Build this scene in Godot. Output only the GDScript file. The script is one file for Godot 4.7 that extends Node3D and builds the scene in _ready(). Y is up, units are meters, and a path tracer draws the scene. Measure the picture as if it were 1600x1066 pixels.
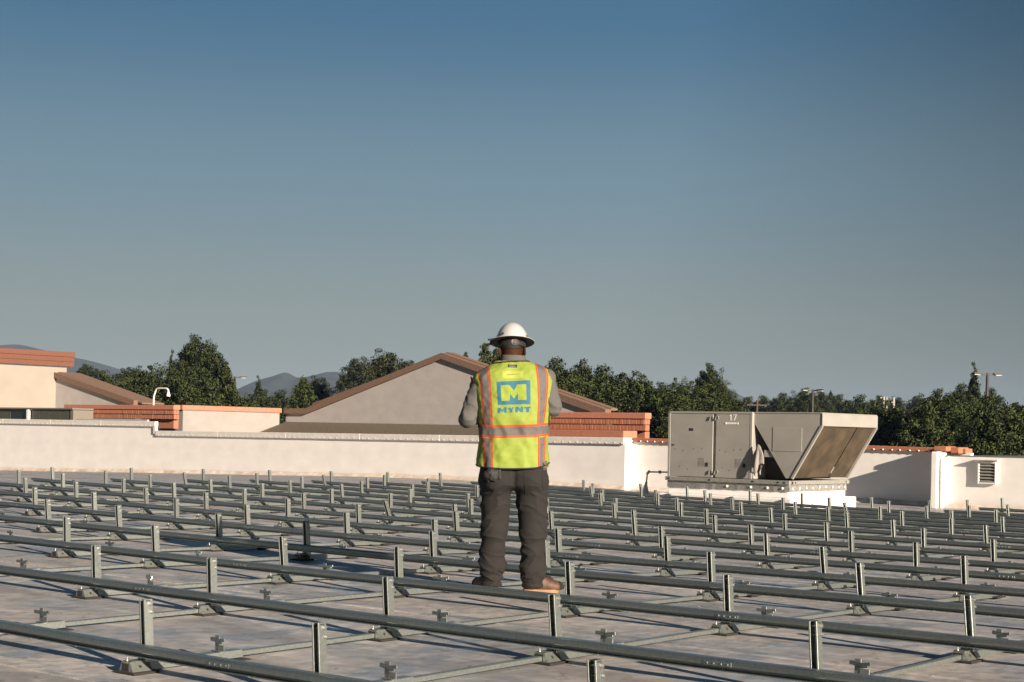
extends Node3D
# A flat roof under construction: rows of solar racking, one worker, a rooftop air handler, parapets, tiled roofs and trees behind.
# Grid axes: u runs along the long rails (to the right and nearer), v runs across them (away). Heights are metres above the roof near the camera.

const F := 2536.09            # focal length in photo pixels (1600 wide)
const H0 := 678.0             # horizon row below the middle of the photo
const ROLL := 0.02
const EYE := 1.1
const TH := 0.688328
const SU := Vector2(0.772, 0.635)
const ROOF_H = [
	[-0.119, -0.096, -0.077, -0.061, -0.050, -0.042, -0.037, -0.032, -0.025, -0.012, 0.003, 0.014, 0.015, 0.008, 0.000, 0.000, 0.000, 0.004, 0.006, 0.006, 0.002],
	[-0.138, -0.113, -0.089, -0.071, -0.058, -0.046, -0.037, -0.029, -0.020, -0.003, 0.018, 0.031, 0.030, 0.017, 0.004, 0.004, 0.003, 0.004, 0.004, -0.000, -0.007],
	[-0.161, -0.133, -0.106, -0.085, -0.067, -0.050, -0.034, -0.020, -0.008, 0.014, 0.041, 0.054, 0.049, 0.027, -0.000, -0.002, -0.000, 0.003, -0.000, -0.008, -0.019],
	[-0.188, -0.159, -0.130, -0.104, -0.079, -0.055, -0.031, -0.007, 0.015, 0.043, 0.069, 0.080, 0.071, 0.042, -0.008, -0.032, -0.006, -0.001, -0.007, -0.019, -0.034],
	[-0.218, -0.189, -0.159, -0.128, -0.096, -0.062, -0.028, 0.007, 0.041, 0.074, 0.098, 0.102, 0.088, 0.058, 0.021, -0.002, 0.002, -0.006, -0.019, -0.036, -0.053],
	[-0.252, -0.223, -0.191, -0.156, -0.117, -0.075, -0.029, 0.018, 0.062, 0.100, 0.119, 0.111, 0.082, 0.044, 0.016, 0.010, -0.002, -0.022, -0.040, -0.060, -0.079],
	[-0.288, -0.261, -0.228, -0.189, -0.144, -0.093, -0.037, 0.020, 0.073, 0.114, 0.127, 0.097, 0.040, -0.004, -0.037, -0.035, -0.040, -0.057, -0.075, -0.093, -0.110],
	[-0.326, -0.300, -0.267, -0.227, -0.177, -0.119, -0.054, 0.012, 0.071, 0.111, 0.115, 0.056, -0.017, -0.064, -0.099, -0.094, -0.094, -0.105, -0.119, -0.134, -0.146],
	[-0.364, -0.340, -0.309, -0.269, -0.217, -0.152, -0.081, -0.008, 0.054, 0.091, 0.077, 0.004, -0.064, -0.112, -0.133, -0.148, -0.149, -0.157, -0.168, -0.177, -0.184],
	[-0.401, -0.381, -0.354, -0.316, -0.262, -0.194, -0.116, -0.039, 0.025, 0.056, 0.032, -0.050, -0.110, -0.155, -0.183, -0.195, -0.199, -0.205, -0.214, -0.219, -0.222],
	[-0.438, -0.421, -0.400, -0.366, -0.313, -0.241, -0.160, -0.080, -0.013, 0.014, -0.021, -0.102, -0.157, -0.206, -0.227, -0.235, -0.239, -0.246, -0.253, -0.256, -0.257],
	[-0.474, -0.461, -0.445, -0.418, -0.367, -0.291, -0.209, -0.127, -0.056, -0.029, -0.067, -0.149, -0.207, -0.250, -0.258, -0.263, -0.269, -0.278, -0.285, -0.289, -0.289],
	[-0.508, -0.498, -0.488, -0.468, -0.421, -0.339, -0.259, -0.179, -0.102, -0.073, -0.110, -0.190, -0.230, -0.282, -0.270, -0.278, -0.290, -0.302, -0.312, -0.316, -0.317],
	[-0.542, -0.533, -0.525, -0.507, -0.463, -0.383, -0.306, -0.229, -0.154, -0.125, -0.157, -0.218, -0.219, -0.233, -0.262, -0.284, -0.303, -0.320, -0.333, -0.339, -0.341],
	[-0.576, -0.567, -0.556, -0.535, -0.491, -0.422, -0.348, -0.276, -0.211, -0.183, -0.200, -0.227, -0.225, -0.230, -0.259, -0.289, -0.313, -0.334, -0.348, -0.357, -0.361]]
const ROW0 := 4.80385
const ROWD := 1.632
const RAIL_START := -23.87

var rng := RandomNumberGenerator.new()
var noise := FastNoiseLite.new()
var mats := {}
var taken := {}

# ------------------------------------------------------------------ places
func gp(u: float, v: float, y: float) -> Vector3:
	var c := cos(TH)
	var s := sin(TH)
	return Vector3(u * c + v * s, y, u * s - v * c)

func ray(px: float, py: float) -> Vector2:      # slopes of the view ray: right and up, per metre ahead
	var dx := px - 800.0
	var dy := py - H0
	return Vector2((dx * cos(ROLL) + dy * sin(ROLL)) / F, -(-dx * sin(ROLL) + dy * cos(ROLL)) / F)

func pv(px: float, py: float, v: float) -> Vector2:   # (u, height) where the view ray meets the upright plane v
	var r := ray(px, py)
	var z := v / (r.x * sin(TH) + cos(TH))
	return Vector2(r.x * z * cos(TH) - z * sin(TH), EYE + r.y * z)

func pu(px: float, py: float, u: float) -> Vector2:   # (v, height) where it meets the upright plane u
	var r := ray(px, py)
	var z := u / (r.x * cos(TH) - sin(TH))
	return Vector2(r.x * z * sin(TH) + z * cos(TH), EYE + r.y * z)

func pz(px: float, py: float, z: float) -> Vector3:   # world point at a distance ahead
	var r := ray(px, py)
	return Vector3(r.x * z, EYE + r.y * z, -z)

func cr(a: float, b: float, c: float, d: float, t: float) -> float:
	return b + 0.5 * t * (c - a + t * (2.0 * a - 5.0 * b + 4.0 * c - d + t * (3.0 * (b - c) + d - a)))

func roof_y(u: float, v: float) -> float:
	var nu: int = ROOF_H[0].size()
	var nv: int = ROOF_H.size()
	var fu := clampf((u + 64.0) / 4.0, 0.0, nu - 1.001)
	var fv := clampf((v + 6.0) / 3.0, 0.0, nv - 1.001)
	var iu := int(fu)
	var iv := int(fv)
	var col := [0.0, 0.0, 0.0, 0.0]
	for k in 4:
		var row: Array = ROOF_H[clampi(iv - 1 + k, 0, nv - 1)]
		col[k] = cr(row[clampi(iu - 1, 0, nu - 1)], row[iu], row[clampi(iu + 1, 0, nu - 1)], row[clampi(iu + 2, 0, nu - 1)], fu - iu)
	return cr(col[0], col[1], col[2], col[3], fv - iv) - 0.045

# ------------------------------------------------------------------ shapes
class MB:
	var v := PackedVector3Array()
	var n := PackedVector3Array()
	var t := PackedVector2Array()
	var c := PackedColorArray()
	var x := Transform3D.IDENTITY
	var col := Color(1, 1, 1)
	var colored := false
	func tri(a: Vector3, b: Vector3, d: Vector3, na: Vector3, nb: Vector3, nd: Vector3):
		for p in [[a, na], [d, nd], [b, nb]]:
			v.append(x * p[0])
			n.append((x.basis * p[1]).normalized())
			if colored: c.append(col)
	func quad(a: Vector3, b: Vector3, d: Vector3, e: Vector3):     # counter-clockwise seen from outside
		var m := (b - a).cross(e - a)
		if m.length_squared() < 1e-14: m = (d - b).cross(e - b)
		if m.length_squared() < 1e-16: return
		m = m.normalized()
		tri(a, b, d, m, m, m)
		tri(a, d, e, m, m, m)
	func flat(a: Vector3, b: Vector3, d: Vector3):
		var m := (b - a).cross(d - a)
		if m.length_squared() < 1e-16: return
		m = m.normalized()
		tri(a, b, d, m, m, m)
	func box(o: Vector3, s: Vector3, bev := 0.0):
		var h := s * 0.5
		var b: float = minf(bev, minf(h.x, minf(h.y, h.z)) * 0.9)
		if b <= 0.0:
			for k in 3:
				for g in [-1.0, 1.0]:
					var w := Vector3.ZERO
					w[k] = g * h[k]
					var p := Vector3.ZERO
					p[(k + 1) % 3] = h[(k + 1) % 3]
					var q := Vector3.ZERO
					q[(k + 2) % 3] = h[(k + 2) % 3] * g
					quad(o + w - p - q, o + w + p - q, o + w + p + q, o + w - p + q)
			return
		for k in 3:
			var k1 := (k + 1) % 3
			var k2 := (k + 2) % 3
			for g in [-1.0, 1.0]:
				var w := Vector3.ZERO
				w[k] = g * h[k]
				var p := Vector3.ZERO
				p[k1] = h[k1] - b
				var q := Vector3.ZERO
				q[k2] = (h[k2] - b) * g
				quad(o + w - p - q, o + w + p - q, o + w + p + q, o + w - p + q)
			for g1 in [-1.0, 1.0]:
				for g2 in [-1.0, 1.0]:
					var e := Vector3.ZERO
					e[k] = h[k] - b
					var f := Vector3.ZERO
					f[k1] = g1 * h[k1]
					f[k2] = g2 * (h[k2] - b)
					var l := Vector3.ZERO
					l[k1] = g1 * (h[k1] - b)
					l[k2] = g2 * h[k2]
					out_quad(o, o + f - e, o + f + e, o + l + e, o + l - e)
		for gx in [-1.0, 1.0]:
			for gy in [-1.0, 1.0]:
				for gz in [-1.0, 1.0]:
					var a := o + Vector3(gx * h.x, gy * (h.y - b), gz * (h.z - b))
					var d := o + Vector3(gx * (h.x - b), gy * h.y, gz * (h.z - b))
					var e2 := o + Vector3(gx * (h.x - b), gy * (h.y - b), gz * h.z)
					if gx * gy * gz > 0: flat(a, d, e2)
					else: flat(a, e2, d)
	func out_quad(o: Vector3, a: Vector3, b: Vector3, d: Vector3, e: Vector3):
		var m := (b - a).cross(e - a)
		if m.dot((a + d) * 0.5 - o) < 0: quad(a, e, d, b)
		else: quad(a, b, d, e)
	func bar(p: Vector3, q: Vector3, w: float, h: float, up := Vector3.UP):     # a box from p to q
		var z := (q - p).normalized()
		var s := up.cross(z).normalized()
		var u := z.cross(s)
		var keep := x
		x = x * Transform3D(Basis(s, u, z), (p + q) * 0.5)
		box(Vector3.ZERO, Vector3(w, h, p.distance_to(q)), minf(w, h) * 0.08)
		x = keep
	func tube(ps: Array, rs: Array, seg := 10, cap := true):
		var rings := []
		var ref := Vector3.UP if absf((ps[1] - ps[0]).normalized().y) < 0.9 else Vector3.RIGHT
		for i in ps.size():
			var d: Vector3 = (ps[mini(i + 1, ps.size() - 1)] - ps[maxi(i - 1, 0)]).normalized()
			var s := ref.cross(d).normalized()
			var u := d.cross(s).normalized()
			ref = u if absf(u.dot(d)) < 0.9 else ref
			var ring := []
			for k in seg:
				var a := TAU * k / seg
				ring.append([ps[i] + (s * cos(a) + u * sin(a)) * rs[i], s * cos(a) + u * sin(a)])
			rings.append(ring)
		for i in ps.size() - 1:
			for k in seg:
				var k2 := (k + 1) % seg
				var a: Array = rings[i][k]
				var b: Array = rings[i][k2]
				var d: Array = rings[i + 1][k2]
				var e: Array = rings[i + 1][k]
				tri(a[0], b[0], d[0], a[1], b[1], d[1])
				tri(a[0], d[0], e[0], a[1], d[1], e[1])
		if cap:
			for k in seg:
				var k2 := (k + 1) % seg
				flat(ps[0], rings[0][k2][0], rings[0][k][0])
				flat(ps[-1], rings[-1][k][0], rings[-1][k2][0])
	func prism(poly: PackedVector2Array, z0: float, z1: float):                  # outline in x, y, pushed along z
		var pl := poly
		if Geometry2D.is_polygon_clockwise(pl): pl.reverse()
		var ix := Geometry2D.triangulate_polygon(pl)
		for k in range(0, ix.size(), 3):
			var a := pl[ix[k]]
			var b := pl[ix[k + 1]]
			var d := pl[ix[k + 2]]
			if (b - a).cross(d - a) < 0:
				var w := b
				b = d
				d = w
			flat(Vector3(a.x, a.y, z1), Vector3(b.x, b.y, z1), Vector3(d.x, d.y, z1))
			flat(Vector3(a.x, a.y, z0), Vector3(d.x, d.y, z0), Vector3(b.x, b.y, z0))
		for k in pl.size():
			var a := pl[k]
			var b := pl[(k + 1) % pl.size()]
			quad(Vector3(a.x, a.y, z0), Vector3(b.x, b.y, z0), Vector3(b.x, b.y, z1), Vector3(a.x, a.y, z1))
	func lathe(pr: Array, seg := 24):                                             # [radius, height] pairs, turned about y
		for i in pr.size() - 1:
			var p: Vector2 = pr[i]
			var q: Vector2 = pr[i + 1]
			var nn := Vector2(q.y - p.y, p.x - q.x).normalized()
			for k in seg:
				var a := TAU * k / seg
				var b := TAU * (k + 1) / seg
				var ca := Vector3(cos(a), 0, -sin(a))
				var cb := Vector3(cos(b), 0, -sin(b))
				var na := ca * nn.x + Vector3.UP * nn.y
				var nb := cb * nn.x + Vector3.UP * nn.y
				var p0 := ca * p.x + Vector3.UP * p.y
				var p1 := cb * p.x + Vector3.UP * p.y
				var q0 := ca * q.x + Vector3.UP * q.y
				var q1 := cb * q.x + Vector3.UP * q.y
				tri(p0, p1, q1, na, nb, nb)
				tri(p0, q1, q0, na, nb, na)
	func mesh(m: Material) -> ArrayMesh:
		var a := []
		a.resize(Mesh.ARRAY_MAX)
		a[Mesh.ARRAY_VERTEX] = v
		a[Mesh.ARRAY_NORMAL] = n
		if t.size() == v.size(): a[Mesh.ARRAY_TEX_UV] = t
		if colored: a[Mesh.ARRAY_COLOR] = c
		var r := ArrayMesh.new()
		r.add_surface_from_arrays(Mesh.PRIMITIVE_TRIANGLES, a)
		r.surface_set_material(0, m)
		return r

func part(called: String, m: Mesh, parent: Node, at := Vector3.ZERO) -> MeshInstance3D:
	var o := MeshInstance3D.new()
	o.name = called
	o.mesh = m
	o.position = at
	parent.add_child(o, true)
	return o

func numbered(called: String) -> String:
	var k: int = taken.get(called, 0)
	taken[called] = k + 1
	return called if k == 0 else "%s_%03d" % [called, k]

func tag(o: Node, label: String, category: String, group := ""):
	o.set_meta("label", label)
	o.set_meta("category", category)
	if group: o.set_meta("group", group)

func thing(called: String, label: String, category: String, at := Vector3.ZERO, turn := 0.0, group := "") -> Node3D:
	var o := Node3D.new()
	o.name = numbered(called)
	add_child(o)
	o.position = at
	o.rotation.y = turn
	tag(o, label, category, group)
	return o

func structure(called: String, m: Mesh) -> MeshInstance3D:
	var o := part(numbered(called), m, self)
	o.set_meta("kind", "structure")
	return o

# surface nets: f gives a distance, the surface is where it is zero
func nets(f: Callable, lo: Vector3, hi: Vector3, cell: float, m: Material) -> ArrayMesh:
	var B := 4
	var bn := Vector3i(((hi - lo) / (cell * B)).ceil()) + Vector3i.ONE
	var nx := bn.x * B + 1
	var ny := bn.y * B + 1
	var nz := bn.z * B + 1
	var val := PackedFloat32Array()
	val.resize(nx * ny * nz)
	val.fill(1.0)
	var active := []
	for bz in bn.z:
		for by in bn.y:
			for bx in bn.x:
				var o := Vector3(bx, by, bz) * (B * cell) + lo
				var d: float = f.call(o + Vector3.ONE * (B * cell * 0.5))
				var far := absf(d) > B * cell * 1.6 + 0.012
				if not far: active.append(Vector3i(bx, by, bz))
				for k in B:
					for j in B:
						var at := ((bz * B + k) * ny + by * B + j) * nx + bx * B
						for i in B:
							val[at + i] = d if far else f.call(o + Vector3(i, j, k) * cell)
	var ids := {}
	var vs := PackedVector3Array()
	var ns := PackedVector3Array()
	var cs := PackedColorArray()
	var st := [1, nx, nx * ny]
	var ed := [[0, 1], [2, 3], [4, 5], [6, 7], [0, 2], [1, 3], [4, 6], [5, 7], [0, 4], [1, 5], [2, 6], [3, 7]]
	var off := []
	for k in 8: off.append((k & 1) * st[0] + ((k >> 1) & 1) * st[1] + ((k >> 2) & 1) * st[2])
	var cells := []
	for b in active:
		for k in B:
			for j in B:
				for i in B:
					var cx: int = b.x * B + i
					var cy: int = b.y * B + j
					var cz: int = b.z * B + k
					if cx >= nx - 1 or cy >= ny - 1 or cz >= nz - 1: continue
					var at: int = (cz * ny + cy) * nx + cx
					var w := PackedFloat32Array()
					var mask := 0
					for q in 8:
						w.append(val[at + off[q]])
						if w[q] < 0.0: mask |= 1 << q
					if mask == 0 or mask == 255: continue
					var sum := Vector3.ZERO
					var cnt := 0
					for e in ed:
						if (w[e[0]] < 0.0) != (w[e[1]] < 0.0):
							var t: float = w[e[0]] / (w[e[0]] - w[e[1]])
							var pa := Vector3(e[0] & 1, (e[0] >> 1) & 1, (e[0] >> 2) & 1)
							var pb := Vector3(e[1] & 1, (e[1] >> 1) & 1, (e[1] >> 2) & 1)
							sum += pa.lerp(pb, t)
							cnt += 1
					var p := lo + (Vector3(cx, cy, cz) + sum / cnt) * cell
					ids[at] = vs.size()
					cells.append([at, cx, cy, cz])
					vs.append(p)
					var g := Vector3(w[1] + w[3] + w[5] + w[7] - w[0] - w[2] - w[4] - w[6], w[2] + w[3] + w[6] + w[7] - w[0] - w[1] - w[4] - w[5], w[4] + w[5] + w[6] + w[7] - w[0] - w[1] - w[2] - w[3])
					ns.append(g.normalized())
	var ix := PackedInt32Array()
	for q in cells:
		var at: int = q[0]
		for a in 3:
			var s0: float = val[at]
			var s1: float = val[at + st[a]]
			if (s0 < 0.0) == (s1 < 0.0): continue
			var b1: int = st[(a + 1) % 3]
			var b2: int = st[(a + 2) % 3]
			if not (ids.has(at - b1) and ids.has(at - b2) and ids.has(at - b1 - b2)): continue
			var i0: int = ids[at]
			var i1: int = ids[at - b1]
			var i2: int = ids[at - b1 - b2]
			var i3: int = ids[at - b2]
			ix.append_array(PackedInt32Array([i0, i2, i1, i0, i3, i2]) if s0 < 0.0 else PackedInt32Array([i0, i1, i2, i0, i2, i3]))
	var arr := []
	arr.resize(Mesh.ARRAY_MAX)
	arr[Mesh.ARRAY_VERTEX] = vs
	arr[Mesh.ARRAY_NORMAL] = ns
	arr[Mesh.ARRAY_INDEX] = ix
	var r := ArrayMesh.new()
	r.add_surface_from_arrays(Mesh.PRIMITIVE_TRIANGLES, arr)
	r.surface_set_material(0, m)
	return r

func capsule(p: Vector3, a: Vector3, b: Vector3, ra: float, rb: float) -> float:
	var d := b - a
	var t := clampf((p - a).dot(d) / d.length_squared(), 0.0, 1.0)
	return p.distance_to(a + d * t) - lerpf(ra, rb, t)

func smin(a: float, b: float, k: float) -> float:
	var h := maxf(k - absf(a - b), 0.0) / k
	return minf(a, b) - h * h * k * 0.25

func ellipsoid(p: Vector3, o: Vector3, r: Vector3) -> float:
	var q := (p - o) / r
	return (q.length() - 1.0) * minf(r.x, minf(r.y, r.z))

# ------------------------------------------------------------------ materials
func lin(r: float, g: float, b: float) -> Color:
	return Color(r, g, b).linear_to_srgb()

func mat(key: String, col: Color, rough := 0.8, metal := 0.0) -> StandardMaterial3D:
	var m := StandardMaterial3D.new()
	m.albedo_color = col.linear_to_srgb()
	m.roughness = rough
	m.metallic = metal
	mats[key] = m
	return m

func noise_image(n: int, seed_: int, freq: float, oct := 4, stretch := 1.0) -> Image:
	var f := FastNoiseLite.new()
	f.seed = seed_
	f.noise_type = FastNoiseLite.TYPE_SIMPLEX_SMOOTH
	f.frequency = freq
	f.fractal_octaves = oct
	var im := f.get_seamless_image(n, n, false, false, 0.15)
	if stretch != 1.0: pass
	return im

func ramp_texture(n: int, seed_: int, freq: float, lo: Color, hi: Color, oct := 4, sharp := 1.0) -> ImageTexture:
	var g := noise_image(n, seed_, freq, oct)
	var im := Image.create(n, n, true, Image.FORMAT_RGB8)
	var a := lo.linear_to_srgb()
	var b := hi.linear_to_srgb()
	for y in n:
		for x in n:
			var t := clampf((g.get_pixel(x, y).r - 0.5) * sharp + 0.5, 0.0, 1.0)
			im.set_pixel(x, y, a.lerp(b, t))
	im.generate_mipmaps()
	return ImageTexture.create_from_image(im)

func textured(key: String, lo: Color, hi: Color, size: float, seed_: int, freq := 0.02, rough := 0.85, bump := 0.0, oct := 5, sharp := 1.3) -> StandardMaterial3D:
	var m := mat(key, Color(1, 1, 1), rough)
	m.albedo_color = Color(1, 1, 1)
	m.albedo_texture = ramp_texture(256, seed_, freq, lo, hi, oct, sharp)
	m.uv1_triplanar = true
	m.uv1_world_triplanar = true
	m.uv1_scale = Vector3.ONE / size
	if bump > 0.0:
		m.heightmap_enabled = true
		m.heightmap_scale = bump
		m.heightmap_texture = ImageTexture.create_from_image(noise_image(256, seed_ + 7, 0.05, 4))
	return m

func smooth_step(a: float, b: float, x: float) -> float:
	var t := clampf((x - a) / (b - a), 0.0, 1.0)
	return t * t * (3.0 - 2.0 * t)

func roof_material():
	# weathered grey membrane: brownish dust, dark streaks that follow the water, pale scuffs
	var n := 1024
	var big := noise_image(n, 3, 0.0045, 4)
	var fine := noise_image(n, 5, 0.06, 4)
	var im := Image.create(n, n, true, Image.FORMAT_RGB8)
	var rg := Image.create(n, n, true, Image.FORMAT_RGB8)
	var sim := noise_image(n, 21, 0.010, 5)
	var mid := noise_image(n, 27, 0.018, 5)
	for y in n:
		for x in n:
			var b := big.get_pixel(x, y).r
			var f := fine.get_pixel(x, y).r
			var m2 := mid.get_pixel(x, y).r
			var s := sim.get_pixel((x / 2 + 13) % n, (y * 2) % n).r      # drawn out along one direction
			var dust := smooth_step(0.40, 0.62, b + (m2 - 0.5) * 0.4)
			var stain := smooth_step(0.58, 0.74, s) * (0.4 + 0.6 * f)
			var pale := smooth_step(0.60, 0.74, 1.0 - s)
			var tide := exp(-pow((m2 - 0.60) / 0.012, 2.0)) * smooth_step(0.45, 0.6, b)      # dried puddle rims
			var wet_sheen := smooth_step(0.58, 0.70, m2) * smooth_step(0.42, 0.58, 1.0 - b)
			var c := Color(0.255, 0.26, 0.27).lerp(Color(0.31, 0.29, 0.275), dust)
			c = c.lerp(Color(0.14, 0.14, 0.14), stain * 0.7)
			c = c.lerp(Color(0.44, 0.425, 0.405), pale * 0.55)
			c = c.lerp(Color(0.12, 0.105, 0.095), tide * 0.5)
			c = c.lerp(Color(0.20, 0.215, 0.235), wet_sheen * 0.7)  # bluish sky sheen put into the colour of the wet patches
			c = c * (0.95 + 0.52 * f)
			if f > 0.80: c = c * 0.6
			im.set_pixel(x, y, Color(c.r, c.g, c.b).linear_to_srgb())
			var r := clampf(0.66 - 0.36 * wet_sheen - 0.08 * pale + 0.25 * (f - 0.5), 0.24, 0.9)
			rg.set_pixel(x, y, Color(r, r, r))
	im.generate_mipmaps()
	rg.generate_mipmaps()
	var m := mat("roof", Color(1, 1, 1), 1.0)
	m.albedo_color = Color(1, 1, 1)
	m.albedo_texture = ImageTexture.create_from_image(im)
	m.roughness_texture = ImageTexture.create_from_image(rg)
	m.roughness_texture_channel = BaseMaterial3D.TEXTURE_CHANNEL_RED
	m.roughness = 1.0
	m.heightmap_enabled = true
	m.heightmap_scale = 0.5
	m.heightmap_texture = ImageTexture.create_from_image(fine)

func make_materials():
	roof_material()
	textured("membrane", Color(0.76, 0.745, 0.73), Color(0.86, 0.85, 0.835), 2.4, 31, 0.015, 0.6, 0.12)
	textured("coping", Color(0.58, 0.56, 0.53), Color(0.74, 0.72, 0.69), 1.4, 33, 0.03, 0.55, 0.1)
	textured("stained", Color(0.46, 0.36, 0.27), Color(0.72, 0.67, 0.62), 1.7, 35, 0.02, 0.8, 0.3, 5, 1.9)
	textured("stucco", Color(0.39, 0.37, 0.365), Color(0.455, 0.435, 0.428), 3.0, 37, 0.02, 0.9, 0.25)
	textured("cream", Color(0.27, 0.245, 0.21), Color(0.31, 0.28, 0.24), 4.0, 39, 0.015, 0.9, 0.25)
	textured("terracotta", Color(0.39, 0.158, 0.10), Color(0.48, 0.205, 0.135), 0.9, 41, 0.03, 0.85, 0.4)
	textured("brick", Color(0.31, 0.122, 0.07), Color(0.43, 0.175, 0.105), 0.5, 43, 0.05, 0.85, 0.4)
	textured("darkbrick", Color(0.12, 0.048, 0.030), Color(0.18, 0.075, 0.048), 0.5, 44, 0.05, 0.85, 0.2)  # darker copy of the brick colour
	textured("stuccodim", Color(0.27, 0.258, 0.245), Color(0.31, 0.297, 0.283), 3.0, 38, 0.02, 0.9, 0.2)  # copy of stucco, colour darkened to hold back full sun on the cross wall
	textured("mortar", Color(0.20, 0.088, 0.056), Color(0.28, 0.13, 0.085), 0.6, 45, 0.05, 0.9)
	textured("shingle", Color(0.14, 0.085, 0.06), Color(0.24, 0.15, 0.105), 0.8, 47, 0.05, 0.9, 0.8)
	textured("tanroof", Color(0.085, 0.068, 0.046), Color(0.15, 0.118, 0.078), 1.1, 49, 0.03, 0.95, 0.8)
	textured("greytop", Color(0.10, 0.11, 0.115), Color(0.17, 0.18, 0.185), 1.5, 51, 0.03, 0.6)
	textured("hvac", Color(0.25, 0.246, 0.226), Color(0.325, 0.318, 0.295), 1.6, 53, 0.012, 0.5, 0.03, 5, 0.9)
	textured("hvacbright", Color(0.55, 0.50, 0.43), Color(0.63, 0.58, 0.51), 0.9, 54, 0.015, 0.55)
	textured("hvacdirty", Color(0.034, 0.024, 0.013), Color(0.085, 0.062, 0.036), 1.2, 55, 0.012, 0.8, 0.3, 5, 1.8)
	textured("hvacframe", Color(0.16, 0.165, 0.155), Color(0.30, 0.295, 0.265), 0.5, 57, 0.03, 0.5)
	textured("flash", Color(0.28, 0.28, 0.27), Color(0.50, 0.49, 0.46), 0.5, 59, 0.03, 0.35)
	mats.flash.metallic = 0.6
	textured("steel", Color(0.20, 0.235, 0.235), Color(0.29, 0.33, 0.33), 0.22, 61, 0.035, 0.40, 0.0, 5, 1.5)
	mats.steel.metallic = 0.85
	textured("steelmatte", Color(0.27, 0.305, 0.295), Color(0.39, 0.425, 0.405), 0.22, 63, 0.035, 0.45, 0.0, 5, 1.5)
	mats.steelmatte.metallic = 0.85
	mat("bolt", Color(0.6, 0.6, 0.58), 0.3, 0.9)
	mat("rubber", Color(0.018, 0.018, 0.018), 0.9)
	mat("black", Color(0.012, 0.012, 0.013), 0.7)
	mat("filter", Color(0.07, 0.066, 0.06), 0.95)  # near-black tone, stands in for shade inside the open hood
	mat("whitepaint", Color(0.74, 0.72, 0.69), 0.4)
	mat("fastener", Color(0.86, 0.84, 0.80), 0.35)
	mat("pipe", Color(0.5, 0.47, 0.42), 0.6)
	mat("pole", Color(0.035, 0.03, 0.028), 0.6)
	mat("lampglass", Color(0.6, 0.6, 0.57), 0.2)
	mat("olive", Color(0.075, 0.075, 0.055), 0.35)
	mat("frame", Color(0.17, 0.155, 0.13), 0.6)
	mat("glass", Color(0.02, 0.025, 0.028), 0.12)
	textured("bark", Color(0.05, 0.035, 0.025), Color(0.12, 0.09, 0.065), 0.6, 65, 0.05, 0.95, 1.5)
	textured("earth", Color(0.10, 0.085, 0.055), Color(0.17, 0.145, 0.10), 30.0, 67, 0.02, 0.95)
	textured("hill", Color(0.016, 0.026, 0.024), Color(0.045, 0.048, 0.036), 260.0, 69, 0.02, 0.95, 0.0, 5, 1.8)
	var leaf := mat("leaf", Color(1, 1, 1), 0.6)
	leaf.albedo_color = Color(1, 1, 1)
	leaf.vertex_color_use_as_albedo = true
	leaf.backlight_enabled = true
	leaf.backlight = Color(0.2, 0.24, 0.1)
	leaf.cull_mode = BaseMaterial3D.CULL_DISABLED
	leaf.roughness = 0.9
	leaf.metallic_specular = 0.15
	# clothes and skin
	mat("skin", Color(0.045, 0.017, 0.0095), 0.6).subsurf_scatter_enabled = true
	mats.skin.subsurf_scatter_strength = 0.08
	mats.skin.metallic_specular = 0.25
	textured("shirt", Color(0.072, 0.072, 0.070), Color(0.095, 0.094, 0.09), 0.05, 71, 0.05, 0.9)
	textured("trousers", Color(0.0095, 0.0086, 0.0085), Color(0.013, 0.0118, 0.0117), 0.04, 73, 0.06, 0.9)
	textured("leather", Color(0.05, 0.022, 0.012), Color(0.11, 0.05, 0.026), 0.12, 75, 0.04, 0.6)
	mat("sole", Color(0.25, 0.155, 0.078), 0.7)
	mat("hat", Color(0.40, 0.40, 0.40), 0.25)
	mat("hatunder", Color(0.02, 0.02, 0.022), 0.7)  # near-black colour for the underside of the brim
	mat("hair", Color(0.012, 0.009, 0.008), 0.7)
	mat("rag", Color(0.24, 0.225, 0.205), 0.9)
	mat("strap", Color(0.07, 0.07, 0.07), 0.5)

# ------------------------------------------------------------------ racking
var rail_mesh := {}
const LEANS := {Vector2i(8, 14): 13.0, Vector2i(10, 14): 17.0, Vector2i(6, 8): 24.0, Vector2i(8, 11): 11.0, Vector2i(12, 14): 10.0, Vector2i(12, 7): 20.0, Vector2i(2, 4): 7.5, Vector2i(12, 11): 10.0, Vector2i(7, 15): 7.0, Vector2i(14, 12): 9.0}

func row_v(i: int) -> float: return ROW0 + ROWD * i
func col_u(j: int) -> float: return (-3.46104 - 1.287285 * j - 0.153075 * absi(j % 2)) * 1.02

func rail_section(length: float) -> ArrayMesh:
	var b := MB.new()
	b.x = Transform3D(Basis(Vector3(0, 0, -1), Vector3(0, 1, 0), Vector3(1, 0, 0)), Vector3.ZERO)
	var pr := PackedVector2Array([Vector2(-0.019, 0.060), Vector2(-0.0225, 0.0575), Vector2(-0.0205, 0.053), Vector2(-0.024, 0.048), Vector2(-0.0255, 0.036), Vector2(-0.0245, 0.027), Vector2(-0.022, 0.0245), Vector2(0.019, 0.0245), Vector2(0.019, 0.004), Vector2(-0.015, 0.004), Vector2(-0.015, 0.0), Vector2(0.020, 0.0), Vector2(0.0235, 0.004), Vector2(0.0235, 0.0565), Vector2(0.020, 0.060)])
	b.prism(pr, 0.0, length)
	return b.mesh(mats.steel)

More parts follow.
